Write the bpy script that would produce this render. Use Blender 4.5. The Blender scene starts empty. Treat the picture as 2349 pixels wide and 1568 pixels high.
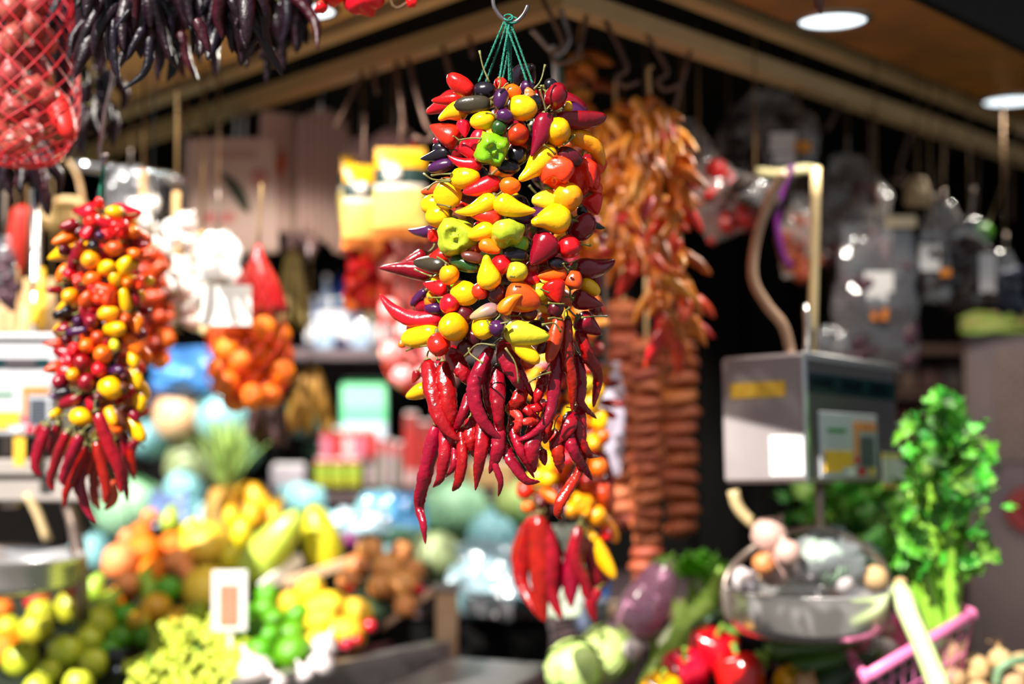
import bpy, math, random
from math import sin, cos, pi, radians, sqrt
from mathutils import Vector, Matrix, noise, Euler

random.seed(11)
sc = bpy.context.scene
COL = sc.collection
V = Vector

# ------------------------------------------------------------------ camera
F = 50 / 36 * 2349
CAM = V((0, 0, 1.5))
PITCH = radians(2.0)
FWD, UPV, RGT = V((0, cos(PITCH), sin(PITCH))), V((0, -sin(PITCH), cos(PITCH))), V((1, 0, 0))
cd = bpy.data.cameras.new('camera')
cam = bpy.data.objects.new('camera', cd)
COL.objects.link(cam)
cam.location = CAM
cam.rotation_euler = (pi / 2 + PITCH, 0, 0)
cd.lens, cd.sensor_width, cd.clip_start = 50, 36, 0.05
cd.dof.use_dof = True
cd.dof.focus_distance = 1.60
cd.dof.aperture_fstop = 1.75
sc.camera = cam

# ------------------------------------------------------------------ world, sun, exposure
w = bpy.data.worlds.new('hall_daylight')
sc.world = w
w.use_nodes = True
w.node_tree.nodes['Background'].inputs[0].default_value = (0.80, 0.90, 1.0, 1)
w.node_tree.nodes['Background'].inputs[1].default_value = 0.42
sl = bpy.data.lights.new('sun', 'SUN')
sl.energy, sl.angle, sl.color = 10.5, radians(0.6), (1.0, 0.955, 0.89)
so = bpy.data.objects.new('sun', sl)
COL.objects.link(so)
SUN_EL, SUN_H = radians(42), V((0.559, 0.829, 0)).normalized()
so.rotation_euler = V((SUN_H.x * cos(SUN_EL), SUN_H.y * cos(SUN_EL), -sin(SUN_EL))).to_track_quat('-Z', 'Y').to_euler()
sc.view_settings.view_transform = 'Standard'
sc.view_settings.look = 'None'
sc.view_settings.exposure = 0.12
sc.view_settings.gamma = 1.0
sc.view_settings.use_curve_mapping = False
try:
    sc.cycles.use_denoising = True
    sc.cycles.max_bounces = 6
    sc.cycles.transparent_max_bounces = 12
    sc.cycles.caustics_reflective = False
    sc.cycles.caustics_refractive = False
except Exception:
    pass


def P(px, py, d):
    """the point that stands at distance d along the view axis behind photo pixel px, py"""
    return CAM + FWD * d + RGT * ((px - 1174.5) / F * d) + UPV * ((784 - py) / F * d)


def S(px, d):
    return px * d / F


# ------------------------------------------------------------------ materials
def lin(c):
    return tuple(((x / 255) / 12.92 if x / 255 <= .04045 else ((x / 255 + .055) / 1.055) ** 2.4) for x in c) + (1,)


MATS = {}


def mat(name, col, rough=.4, col2=None, nscale=25, namt=.5, var=.08, hue=.008, bump=0, bscale=80, metal=0, spec=.5,
        sss=0, coat=0, emit=0, alpha=1, detail=3, grad=None):
    """procedural surface: two colours mixed by noise in object space, a little variation per object, fine relief"""
    if name in MATS:
        return MATS[name]
    m = bpy.data.materials.new(name)
    m.use_nodes = True
    nt = m.node_tree
    N, L = nt.nodes, nt.links
    b = N['Principled BSDF']
    tc = N.new('ShaderNodeTexCoord')
    nz = N.new('ShaderNodeTexNoise')
    nz.inputs['Scale'].default_value = nscale
    nz.inputs['Detail'].default_value = detail
    L.new(tc.outputs['Object'], nz.inputs['Vector'])
    rp = N.new('ShaderNodeValToRGB')
    rp.color_ramp.elements[0].position = .5 - .22
    rp.color_ramp.elements[1].position = .5 + .22
    c1 = lin(col)
    c2 = lin(col2) if col2 else tuple(x * (1 - namt * .5) for x in c1[:3]) + (1,)
    rp.color_ramp.elements[0].color = c2
    rp.color_ramp.elements[1].color = c1
    L.new(nz.outputs['Fac'], rp.inputs['Fac'])
    hs = N.new('ShaderNodeHueSaturation')
    oi = N.new('ShaderNodeObjectInfo')
    mr = N.new('ShaderNodeMapRange')
    mr.inputs[3].default_value, mr.inputs[4].default_value = 1 - var, 1 + var
    mh = N.new('ShaderNodeMapRange')
    mh.inputs[3].default_value, mh.inputs[4].default_value = .5 - hue, .5 + hue
    L.new(oi.outputs['Random'], mr.inputs[0])
    L.new(oi.outputs['Random'], mh.inputs[0])
    L.new(mr.outputs[0], hs.inputs['Value'])
    L.new(mh.outputs[0], hs.inputs['Hue'])
    L.new(rp.outputs[0], hs.inputs['Color'])
    L.new(hs.outputs[0], b.inputs['Base Color'])
    b.inputs['Roughness'].default_value = rough
    b.inputs['Metallic'].default_value = metal
    b.inputs['Specular IOR Level'].default_value = spec
    if sss:
        b.inputs['Subsurface Weight'].default_value = sss
        b.inputs['Subsurface Radius'].default_value = (.012, .004, .002)
        b.inputs['Subsurface Scale'].default_value = .6
    if coat:
        b.inputs['Coat Weight'].default_value = coat
        b.inputs['Coat Roughness'].default_value = .12
    if emit:
        b.inputs['Emission Color'].default_value = c1
        b.inputs['Emission Strength'].default_value = emit
    if bump:
        n2 = N.new('ShaderNodeTexNoise')
        n2.inputs['Scale'].default_value = bscale
        n2.inputs['Detail'].default_value = 4
        L.new(tc.outputs['Object'], n2.inputs['Vector'])
        bp = N.new('ShaderNodeBump')
        bp.inputs['Strength'].default_value = bump
        bp.inputs['Distance'].default_value = .004
        L.new(n2.outputs['Fac'], bp.inputs['Height'])
        L.new(bp.outputs[0], b.inputs['Normal'])
    MATS[name] = m
    return m


def print_mat(name, stops, axis=2, rough=.35, lo=-.5, hi=.5, spec=.5):
    """flat print in bands along an axis of the object"""
    if name in MATS:
        return MATS[name]
    m = bpy.data.materials.new(name)
    m.use_nodes = True
    N, L = m.node_tree.nodes, m.node_tree.links
    tc, sp, rp, mr = N.new('ShaderNodeTexCoord'), N.new('ShaderNodeSeparateXYZ'), N.new('ShaderNodeValToRGB'), N.new('ShaderNodeMapRange')
    L.new(tc.outputs['Generated'], sp.inputs[0])
    rp.color_ramp.interpolation = 'CONSTANT'
    e = rp.color_ramp.elements
    while len(e) < len(stops):
        e.new(.5)
    for el, (p, c) in zip(e, stops):
        el.position, el.color = p, lin(c)
    L.new(sp.outputs[axis], rp.inputs['Fac'])
    b = N['Principled BSDF']
    L.new(rp.outputs[0], b.inputs['Base Color'])
    b.inputs['Roughness'].default_value = rough
    b.inputs['Specular IOR Level'].default_value = spec
    MATS[name] = m
    return m


def text_mat(name, paper, ink, sx=60, sy=34, amt=.55):
    """a sheet with rows of print too small to read"""
    if name in MATS:
        return MATS[name]
    m = bpy.data.materials.new(name)
    m.use_nodes = True
    N, L = m.node_tree.nodes, m.node_tree.links
    tc, mp, br, nz = N.new('ShaderNodeTexCoord'), N.new('ShaderNodeMapping'), N.new('ShaderNodeTexBrick'), N.new('ShaderNodeTexNoise')
    mp.inputs['Rotation'].default_value = (radians(90), 0, 0)
    L.new(tc.outputs['Object'], mp.inputs[0])
    L.new(mp.outputs[0], br.inputs['Vector'])
    br.inputs['Color1'].default_value = lin(ink)
    br.inputs['Color2'].default_value = lin([a * amt + b * (1 - amt) for a, b in zip(ink, paper)])
    br.inputs['Mortar'].default_value = lin(paper)
    br.inputs['Scale'].default_value = sx
    br.inputs['Mortar Size'].default_value = .12
    br.inputs['Brick Width'].default_value = .9
    br.inputs['Row Height'].default_value = .5
    b = N['Principled BSDF']
    L.new(br.outputs['Color'], b.inputs['Base Color'])
    b.inputs['Roughness'].default_value = .6
    MATS[name] = m
    return m


def plastic(name, tint=(235, 238, 245), body=.25, rough=.12, glossy=.35):
    """thin clear film: partly see-through, partly milky, with a sharp gloss"""
    if name in MATS:
        return MATS[name]
    m = bpy.data.materials.new(name)
    m.use_nodes = True
    N, L = m.node_tree.nodes, m.node_tree.links
    N.remove(N['Principled BSDF'])
    out = N['Material Output']
    tr, di, gl = N.new('ShaderNodeBsdfTransparent'), N.new('ShaderNodeBsdfDiffuse'), N.new('ShaderNodeBsdfGlossy')
    di.inputs[0].default_value = lin(tint)
    gl.inputs['Roughness'].default_value = rough
    lw = N.new('ShaderNodeLayerWeight')
    lw.inputs[0].default_value = glossy
    m1, m2 = N.new('ShaderNodeMixShader'), N.new('ShaderNodeMixShader')
    m1.inputs[0].default_value = body
    L.new(tr.outputs[0], m1.inputs[1])
    L.new(di.outputs[0], m1.inputs[2])
    L.new(lw.outputs['Fresnel'], m2.inputs[0])
    L.new(m1.outputs[0], m2.inputs[1])
    L.new(gl.outputs[0], m2.inputs[2])
    L.new(m2.outputs[0], out.inputs[0])
    MATS[name] = m
    return m


# ------------------------------------------------------------------ mesh helpers
def cr(pts, n):
    """n+1 points of a smooth curve through pts"""
    pts = [V(p) for p in pts]
    if len(pts) == 2:
        return [pts[0].lerp(pts[1], i / n) for i in range(n + 1)]
    q = [pts[0] * 2 - pts[1]] + pts + [pts[-1] * 2 - pts[-2]]
    out, m = [], len(pts) - 1
    for i in range(n + 1):
        u = i / n * m
        k = min(int(u), m - 1)
        t = u - k
        a, b, c, d = q[k:k + 4]
        out.append(.5 * ((2 * b) + (c - a) * t + (2 * a - 5 * b + 4 * c - d) * t * t + (3 * b - a - 3 * c + d) * t ** 3))
    return out


def table(tab, t):
    for (a, x), (b, y) in zip(tab, tab[1:]):
        if t <= b:
            u = (t - a) / (b - a) if b > a else 0
            return x + (y - x) * u
    return tab[-1][1]


class MB:
    def __init__(s):
        s.v, s.f, s.sm = [], [], []

    def add(s, vs, fs, smooth=True, mx=None):
        k = len(s.v)
        s.v += [tuple(mx @ V(p)) if mx is not None else tuple(p) for p in vs]
        s.f += [tuple(i + k for i in f) for f in fs]
        s.sm += [smooth] * len(fs)
        return s

    def box(s, c, size, mx=None, bev=0):
        x, y, z = (a / 2 for a in size)
        c = V(c)
        if bev:
            return s.rbox(c, size, bev, mx)
        vs = [c + V((i * x, j * y, k * z)) for i in (-1, 1) for j in (-1, 1) for k in (-1, 1)]
        return s.add(vs, [(0, 1, 3, 2), (4, 6, 7, 5), (0, 4, 5, 1), (2, 3, 7, 6), (0, 2, 6, 4), (1, 5, 7, 3)], False, mx)

    def rbox(s, c, size, bev, mx=None):
        x, y, z = (a / 2 for a in size)
        b = min(bev, x * .9, y * .9, z * .9)
        prof = []
        for sx, sy, a0 in ((1, 1, 0), (-1, 1, 90), (-1, -1, 180), (1, -1, 270)):
            for k in range(3):
                a = radians(a0 + 45 * k)
                prof.append((sx * (x - b), sy * (y - b), cos(a), sin(a)))
        rings = [(-z, b), (-z + b, 0), (z - b, 0), (z, b)]
        vs = []
        for zz, ins in rings:
            for (px, py, ca, sa) in prof:
                r = b - ins
                vs.append(V(c) + V((px + ca * r, py + sa * r, zz)))
        n = len(prof)
        fs = [(i * n + j, i * n + (j + 1) % n, (i + 1) * n + (j + 1) % n, (i + 1) * n + j) for i in range(3) for j in range(n)]
        fs += [tuple(range(n - 1, -1, -1)), tuple(range(3 * n, 4 * n))]
        return s.add(vs, fs, False, mx)

    def sweep(s, pts, rad, seg=8, mod=None, smooth=True, flat=1.0, ref=None):
        """a tube along pts (already sampled); rad: list or f(t); mod(t, a) scales the radius"""
        n = len(pts) - 1
        pts = [V(p) for p in pts]
        tg = [(pts[min(i + 1, n)] - pts[max(i - 1, 0)]).normalized() for i in range(n + 1)]
        ref = V(ref) if ref is not None else (V((0, -1, 0)) if abs(tg[0].y) < .9 else V((1, 0, 0)))
        u = (ref - tg[0] * ref.dot(tg[0])).normalized()
        vs, fs = [pts[0]], []
        for i in range(n + 1):
            u = (u - tg[i] * u.dot(tg[i]))
            u = u.normalized() if u.length > 1e-6 else tg[i].orthogonal().normalized()
            x = tg[i].cross(u)
            t = i / n
            r = rad(t) if callable(rad) else rad[i] if isinstance(rad, (list, tuple)) else rad
            for j in range(seg):
                a = 2 * pi * j / seg
                q = r * (mod(t, a) if mod else 1)
                vs.append(pts[i] + (u * cos(a) * flat + x * sin(a)) * q)
        vs.append(pts[n])
        k = len(vs) - 1
        fs += [(0, 1 + (j + 1) % seg, 1 + j) for j in range(seg)]
        fs += [(1 + i * seg + j, 1 + i * seg + (j + 1) % seg, 1 + (i + 1) * seg + (j + 1) % seg, 1 + (i + 1) * seg + j) for i in range(n) for j in range(seg)]
        fs += [(k, 1 + n * seg + j, 1 + n * seg + (j + 1) % seg) for j in range(seg)]
        return s.add(vs, fs, smooth)

    def tube(s, pts, r, seg=8, n=None):
        return s.sweep(cr(pts, n or max(2, (len(pts) - 1) * 6)), r, seg)

    def lathe(s, prof, seg=16, mx=None, mod=None, smooth=True):
        """prof: list of (radius, z); ends on the axis are closed by a fan"""
        n = len(prof)
        vs = []
        for i, (r, z) in enumerate(prof):
            for j in range(seg):
                a = 2 * pi * j / seg
                q = r * (mod(i / (n - 1), a) if mod else 1)
                vs.append((q * cos(a), q * sin(a), z))
        fs = [(i * seg + j, i * seg + (j + 1) % seg, (i + 1) * seg + (j + 1) % seg, (i + 1) * seg + j) for i in range(n - 1) for j in range(seg)]
        return s.add(vs, fs, smooth, mx)

    def grid(s, f, nu, nv, smooth=True, thick=0):
        vs = [f(i / nu, j / nv) for j in range(nv + 1) for i in range(nu + 1)]
        k = nu + 1
        fs = [(j * k + i, j * k + i + 1, (j + 1) * k + i + 1, (j + 1) * k + i) for j in range(nv) for i in range(nu)]
        return s.add(vs, fs, smooth)

    def mesh(s, name, m=None):
        me = bpy.data.meshes.new(name)
        me.from_pydata(s.v, [], s.f)
        me.polygons.foreach_set('use_smooth', s.sm)
        me.materials.append(m)
        me.update()
        return me


def O(name, mesh, m=None, parent=None, loc=None, mx=None):
    if isinstance(mesh, MB):
        mesh = mesh.mesh(name, m)
    o = bpy.data.objects.new(name, mesh)
    COL.objects.link(o)
    if m is not None and mesh is not None and mesh.materials[0] is not m:
        o.material_slots[0].link = 'OBJECT'
        o.material_slots[0].material = m
    if parent is not None:
        o.parent = parent
    if mx is not None:
        o.matrix_local = mx
    if loc is not None:
        o.location = loc
    return o


def tag(o, label, cat, group=None, kind=None):
    o['label'], o['category'] = label, cat
    if group:
        o['group'] = group
    if kind:
        o['kind'] = kind
    return o


def thing(name, label, cat, loc=(0, 0, 0), group=None, mx=None):
    o = bpy.data.objects.new(name, None)
    o.empty_display_size = .02
    COL.objects.link(o)
    if mx is not None:
        o.matrix_world = mx
    else:
        o.location = loc
    bpy.context.view_layer.update()
    return tag(o, label, cat, group)


def local(o, pts):
    """world points in the frame of a thing"""
    b = o.location
    return [V(p) - b for p in pts]


def struct(name, mb, m):
    o = O(name, mb, m)
    o['kind'] = 'structure'
    return o


def frame(z, y=(0, -1, 0), loc=(0, 0, 0), size=(1, 1, 1)):
    """matrix whose z axis runs along z and whose y axis faces y as far as possible"""
    z = V(z).normalized()
    y = V(y)
    y = y - z * y.dot(z)
    y = y.normalized() if y.length > 1e-4 else z.orthogonal().normalized()
    x = y.cross(z)
    M = Matrix((x, y, z)).transposed().to_4x4()
    return Matrix.Translation(loc) @ M @ Matrix.Diagonal((*size, 1))


ORD = ('first second third fourth fifth sixth seventh eighth ninth tenth eleventh twelfth thirteenth fourteenth fifteenth sixteenth seventeenth '
       'eighteenth nineteenth twentieth').split()
ORD += ['twenty-' + x for x in ORD[:9]] + ['thirtieth'] + ['thirty-' + x for x in ORD[:9]]


def across(o):
    """how far right a thing stands in the photo"""
    c = o.location.copy()
    if o.type == 'MESH':
        c = o.matrix_basis @ (sum((V(q) for q in o.bound_box), V()) / 8)
    return c.x / max(.1, c.y)


def count_labels(objs, text, end='from the left'):
    """number look-alikes by where they stand, left to right in the photo"""
    for i, o in enumerate(sorted(objs, key=across)):
        o['label'] = '%s, %s %s' % (text, ORD[i], end)


# ------------------------------------------------------------------ setting
K = V((0.08, 2.22, 0))                     # the stall's outer corner under the hanging rails
LD, RD = V((-.63, .777, 0)), V((.643, .766, 0))
LN, RN = V((-.777, -.63, 0)), V((.766, -.643, 0))   # outward from the two open faces
H = 1.5 + .60                              # height of the rails


def miter(off):
    """corner of the two lines that run 'off' outside the faces"""
    a, b = K + LN * off, K + RN * off
    det = LD.x * -RD.y + RD.x * LD.y
    r = b - a
    s = (r.x * -RD.y + RD.x * r.y) / det
    return a + LD * s


def strip(off0, off1, z0, z1, side, length=3.2):
    """a straight profile along one face between two offsets, cut to the mitre at the corner"""
    d = LD if side == 'left' else RD
    n = LN if side == 'left' else RN
    a0, a1 = miter(off0), miter(off1)
    e0, e1 = K + n * off0 + d * length, K + n * off1 + d * length
    vs = [p + V((0, 0, z)) for z in (z0, z1) for p in (a0, a1, e1, e0)]
    return MB().add(vs, [(0, 1, 2, 3), (4, 7, 6, 5), (0, 4, 5, 1), (1, 5, 6, 2), (2, 6, 7, 3), (3, 7, 4, 0)], False)


m_dark = mat('dark_interior', (15, 12, 11), .9, var=0, spec=.08)
m_black = mat('black_paint', (7, 6, 6), .85, var=0, spec=.15)
m_beige = mat('cream_painted_steel', (214, 188, 138), .45, nscale=8, namt=.35, var=.02, bump=.15)
m_pinkrail = mat('worn_copper_rail', (185, 140, 98), .42, col2=(165, 145, 95), nscale=5, var=.02)
m_brownband = mat('brown_fascia', (74, 55, 36), .55, nscale=6, var=0)
m_wood = mat('oiled_plywood', (176, 112, 32), .45, col2=(122, 78, 34), nscale=7, var=0, bump=.1, bscale=30)
m_tan = mat('tan_soffit', (212, 168, 100), .6, col2=(190, 146, 82), nscale=5, var=0)
m_steel = mat('brushed_steel', (200, 198, 196), .28, metal=1, nscale=30, namt=.2, var=.02)
m_chrome = mat('chrome', (222, 222, 225), .12, metal=1, namt=.1, var=0)
m_dsteel = mat('dull_steel', (150, 135, 125), .45, metal=1, nscale=40, namt=.35, var=.08)
m_concrete = mat('concrete', (92, 88, 84), .85, nscale=4, bump=.3, var=0)

struct('floor', MB().box((0, 4, -.05), (16, 16, .1)), m_concrete)
struct('wall_back', MB().box((.0, 4.62, 1.5), (7.2, .1, 3.0)), m_dark)
struct('wall_left', MB().box((-2.75, 4.6, 1.5), (.1, 2.4, 3.0)), m_dark)
struct('wall_right', MB().box((2.75, 4.6, 1.5), (.1, 2.4, 3.0)), m_dark)
a, b, c = miter(-.02), K + LD * 3.2 - LN * .02, K + RD * 3.2 - RN * .02
vs = [V((p.x, p.y, z)) for z in (H + .10, H + .16) for p in (a, c, V((2.8, 5.8, 0)), V((-2.8, 5.8, 0)), b)]
struct('ceiling', MB().add(vs, [(0, 1, 2, 3, 4), (9, 8, 7, 6, 5)] + [(i, i + 5, (i + 1) % 5 + 5, (i + 1) % 5) for i in range(5)], False), m_dark)
for side in ('left', 'right'):
    struct('trim_1', strip(-.03, .012, H + .004, H + .036, side), m_pinkrail if side == 'left' else m_beige)   # rail the hooks hang from
    struct('trim_2', strip(.045, .085, H + .055, H + .085, side), m_beige)                                  # upper rail
    struct('trim_3', strip(.09, .16, H + .03 + .04, H + .12, side), m_brownband)                          # fascia behind the rails
    struct('ceiling', strip(.18, .40, H + .03, H + .05, side), m_tan if side == 'left' else m_wood)         # soffit of the canopy
    struct('roof', strip(-.05, .42, H + .165, H + .19, side), m_black)
    struct('trim_4', strip(.40, .42, H + .03, H + .165, side), m_black)
struct('roof', MB().box((1.5, 8.5, 4.4), (12, 11.5, .2)), m_black)      # the market hall's dark roof over the stall
struct('wall_far', MB().box((3.5, 9.5, 2.2), (16, .2, 4.4)), m_black)

m_slat = mat('dark_slat', (26, 24, 22), .9, (19, 18, 17), nscale=8, var=.12, spec=.1)
t = O('partition', MB().box((.62, 4.30, 1.1), (1.5, .03, 2.2)), m_dark)
t['kind'] = 'structure'
for i in range(9):
    O('slat', MB().box((.0 + i * .155, 4.27, 1.1), (.13, .02, 2.2), None, .004), m_slat, t)
for i, (p, tx, pw) in enumerate(((P(560, 345, 3.22), -.85, 40), (P(745, 300, 3.14), -.25, 46), (V((.60, 3.22, H + .085)), -.1, 46))):  # unseen lamps, added only to brighten the back shelves and cabbages
    q = V((tx, 4.0, 1.15))
    t = thing('fill_lamp', 'added unseen lamp behind the canopy rails brightening the back shelves, %s from the left' % ('first', 'second', 'third')[i], 'fill_lamp', mx=frame(p - q, (0, -1, 0), p))
    t['group'] = 'added fill lamps behind the rails'
    O('drop_rod', MB().sweep([V((0, 0, .03)), frame(p - q, (0, -1, 0), p).inverted() @ V((p.x, p.y, H + .11))], .004, 6), m_black, t)
    O('can', MB().lathe([(.022, -.02), (.024, -.02), (.026, .03), (.012, .05), (0, .05), ], 16), m_black, t)
    ld = bpy.data.lights.new('fill_lamp_beam', 'SPOT')
    ld.energy, ld.spot_size, ld.spot_blend, ld.color, ld.shadow_soft_size = pw, radians(78), .5, (1, .96, .9), .02
    lo = bpy.data.objects.new('lamp', ld)
    COL.objects.link(lo)
    lo.parent = t
    lo.location = (0, 0, -.022)

# ------------------------------------------------------------------ peppers
PROF = {
    'round': [(0, 0), (.02, .4), (.08, .72), (.2, .92), (.38, 1), (.58, .98), (.76, .82), (.9, .56), (.965, .32), (1, 0)],
    'oval': [(0, 0), (.015, .35), (.06, .62), (.18, .87), (.38, 1), (.6, .97), (.8, .76), (.92, .5), (.975, .28), (1, 0)],
    'cone': [(0, 0), (.02, .4), (.08, .75), (.2, .97), (.35, 1), (.55, .88), (.75, .66), (.9, .43), (.97, .24), (1, 0)],
    'pear': [(0, 0), (.02, .4), (.1, .8), (.24, 1), (.4, .97), (.58, .74), (.74, .48), (.9, .32), (.97, .2), (1, 0)],
    'horn': [(0, 0), (.015, .4), (.06, .75), (.18, 1), (.35, .95), (.55, .75), (.75, .5), (.9, .27), (.97, .14), (1, 0)],
    'tri': [(0, 0), (.02, .5), (.08, .85), (.2, 1), (.4, .9), (.65, .62), (.85, .34), (.95, .16), (1, 0)],
    'jal': [(0, 0), (.02, .4), (.08, .7), (.2, .9), (.45, 1), (.7, .9), (.87, .66), (.95, .42), (1, 0)],
    'long': [(0, 0), (.01, .45), (.04, .72), (.12, .95), (.3, 1), (.5, .92), (.7, .74), (.85, .5), (.94, .3), (.985, .15), (1, 0)],
    'hab': [(0, 0), (.02, .42), (.08, .72), (.2, .96), (.36, 1), (.55, .9), (.72, .72), (.86, .52), (.95, .32), (1, 0)],
}


def rings(n):
    return [.5 - .5 * cos(pi * i / n) for i in range(n + 1)]


def pepper_mb(kind, L, W, bend=0.0, seed=0, wr=None, seg=18, n=18):
    """a pepper body from its shoulder at 0 to its tip at z = L, W wide, bowed sideways by bend"""
    rnd = random.Random(seed)
    o = V((rnd.uniform(0, 99), rnd.uniform(0, 99), rnd.uniform(0, 99)))
    tab = PROF[kind]
    wr = {'hab': .1, 'long': .10}.get(kind, .035) if wr is None else wr
    lob = rnd.choice((3, 4, 4))
    ph = rnd.uniform(0, 6)
    ts = rings(n)
    pts = []
    for t in ts:
        b = 4 * (t - t * t) * bend * L
        pts.append(V((b, 0, t * L)))
    rr = [max(.0002, table(tab, t) * W / 2) for t in ts]

    def mod(t, a):
        t = ts[round(t * n)]
        q = noise.noise(o + V((cos(a) * 1.4, sin(a) * 1.4, t * L / W * 1.6)))
        m = 1 + wr * 1.6 * q
        if kind == 'hab':
            m *= 1 + (.27 if L > W * 1.1 else .15) * cos(lob * a + ph + 1.5 * sin(t * 3)) * min(1, t * 3) + .16 * noise.noise(o + V((cos(a) * 3, sin(a) * 3, t * 4)))
        elif kind == 'round':
            m *= 1 + .02 * cos(3 * a + ph)
        elif wr > .07:
            q2 = noise.noise(o + V((cos(a) * 2.6, sin(a) * 2.6, t * L / W * 3.4)))
            m *= 1 - wr * .9 * abs(q2) + wr * .5 * cos(2 * a + ph)
        elif kind in ('tri', 'jal', 'cone'):
            m *= 1 + .035 * cos(3 * a + ph)
        return m
    mb = MB().sweep(pts, rr, seg, mod)
    if kind == 'hab' and W > .03:        # the pinched, dented end of a lantern pepper
        for i, p in enumerate(mb.v):
            x, y, z = p
            r = sqrt(x * x + y * y) / (W / 2)
            if z > L * .55 and r < .62:
                mb.v[i] = (x, y, z - L * .42 * (1 - r / .62) ** .8 + L * .26 * max(0, 1 - r / .24))
    return mb


def chili_mb(pts, W, seed=0, wr=.16, seg=14, n=48, tail=1.0):
    """a long drying chili swept along world points, flattened and creased"""
    rnd = random.Random(seed)
    o = V((rnd.uniform(0, 99), rnd.uniform(0, 99), rnd.uniform(0, 99)))
    p = cr(pts, n)
    ln = sum((b - a).length for a, b in zip(p, p[1:]))
    tab = PROF['long']
    rr = [max(.0003, table(tab, (i / n) ** tail) * W / 2) for i in range(n + 1)]
    ph = rnd.uniform(0, 6)

    def mod(t, a):
        s = t * ln / W
        m = 1 + wr * 1.1 * noise.noise(o + V((cos(a) * .9, sin(a) * .9, s * .8)))
        m *= 1 - wr * 1.5 * abs(noise.noise(o + V((cos(a) * 2.2 + 9, sin(a) * 2.2, s * 2.6))))
        m *= 1 + wr * .8 * cos(2 * a + ph + s * .5)
        m += wr * .6 * noise.noise(o + V((cos(a) * 5, sin(a) * 5, s * 6)))
        return m
    return MB().sweep(p, rr, seg, mod, flat=.82)


def stem_mb(W, length, seed, green=True):
    """calyx cap and bent stalk, growing along -z from the shoulder of a pepper"""
    rnd = random.Random(seed)
    mb = MB()
    k = W * .22
    mb.lathe([(0, .0), (k * .5, .0006), (k, .0022), (k * .75, -.0006), (k * .28, -.0025), (.0, -.003)], 10, mod=lambda t, a: 1 + .22 * cos(5 * a) * (.4 < t < .6 or .2))
    a = rnd.uniform(0, 6.28)
    dx, dy = cos(a) * length * .45, sin(a) * length * .45
    pts = [V((0, 0, -.001)), V((dx * .12, dy * .12, -length * .35)), V((dx * .5, dy * .5, -length * .7)), V((dx, dy, -length * rnd.uniform(.75, 1.0)))]
    r = max(.0007, min(.0016, W * .045))
    mb.sweep(cr(pts, 8), [r * 1.35, r * 1.1, r, r, r, r, r, r * 1.05, r * 1.5], 7)
    return mb


PC = {}
for nm, c, c2, ro in (
        ('yellow', (246, 188, 8), (236, 166, 6), .2), ('amber', (250, 168, 14), (240, 140, 10), .25),
        ('orange', (243, 116, 8), (232, 92, 8), .26), ('rust', (206, 74, 12), (170, 48, 12), .3),
        ('red', (214, 16, 22), (188, 10, 20), .24), ('scarlet', (238, 44, 20), (222, 28, 18), .26),
        ('crimson', (142, 6, 28), (110, 5, 24), .2), ('maroon', (92, 10, 22), (60, 8, 18), .27),
        ('purple', (72, 22, 72), (48, 14, 52), .24), ('black', (26, 18, 30), (16, 12, 18), .24),
        ('olive', (62, 54, 34), (44, 36, 28), .3), ('brown', (104, 52, 34), (80, 36, 28), .3),
        ('green', (128, 178, 22), (104, 158, 16), .24), ('lime', (176, 186, 40), (156, 170, 34), .26),
        ('darkgreen', (44, 84, 26), (28, 50, 22), .26), ('lemon', (222, 206, 44), (206, 190, 36), .26)):
    PC[nm] = mat('pepper_' + nm, c, ro, c2, nscale=38, var=.07, hue=.006, bump=.12, bscale=220, sss=.12 if nm not in ('black', 'olive', 'maroon', 'purple') else 0)
PC['purpleyellow'] = mat('pepper_purple_turning', (196, 178, 60), .24, (104, 28, 116), nscale=22, var=0, bump=.1)
PC['dried'] = mat('pepper_dried_red', (158, 6, 22), .25, (118, 4, 18), nscale=55, var=.12, hue=.008, bump=.6, bscale=75)
PC['driedcoral'] = mat('pepper_dried_coral', (206, 62, 36), .4, (176, 30, 26), nscale=50, var=.08, bump=.5, bscale=160)
PC['tan'] = mat('pepper_tan', (206, 134, 44), .4, (160, 92, 40), nscale=40, bump=.4, bscale=120)
m_stem = mat('pepper_stem', (118, 120, 52), .5, (92, 78, 40), nscale=60, var=.2, bump=.3, bscale=200)
m_twine = mat('green_twine', (34, 142, 118), .75, (20, 112, 92), nscale=220, var=.1, bump=.8, bscale=700)
WORD = {'yellow': 'yellow', 'amber': 'golden yellow', 'orange': 'orange', 'rust': 'rust orange', 'red': 'red', 'scarlet': 'bright red',
        'crimson': 'crimson', 'maroon': 'dark maroon', 'purple': 'purple', 'black': 'black', 'olive': 'blackish green', 'brown': 'brown',
        'green': 'green', 'lime': 'yellowish green', 'darkgreen': 'dark green', 'lemon': 'pale yellow', 'purpleyellow': 'purple and yellow',
        'dried': 'crimson', 'driedcoral': 'coral red', 'tan': 'shrivelled tan'}
SHAPE = {'round': 'round', 'oval': 'oval', 'cone': 'blunt', 'pear': 'pear shaped', 'horn': 'horn shaped', 'tri': 'pointed', 'jal': 'plump', 'long': 'long', 'hab': 'lantern shaped'}


def crop(k, x, y):
    ox, oy, s = {1: (850, 0, 3.915), 2: (850, 350, 3.915), 3: (850, 700, 3.915), 4: (850, 1000, 3.485), 5: (0, 420, 1.96)}[k]
    return ox + x / s, oy + y / s


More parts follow.
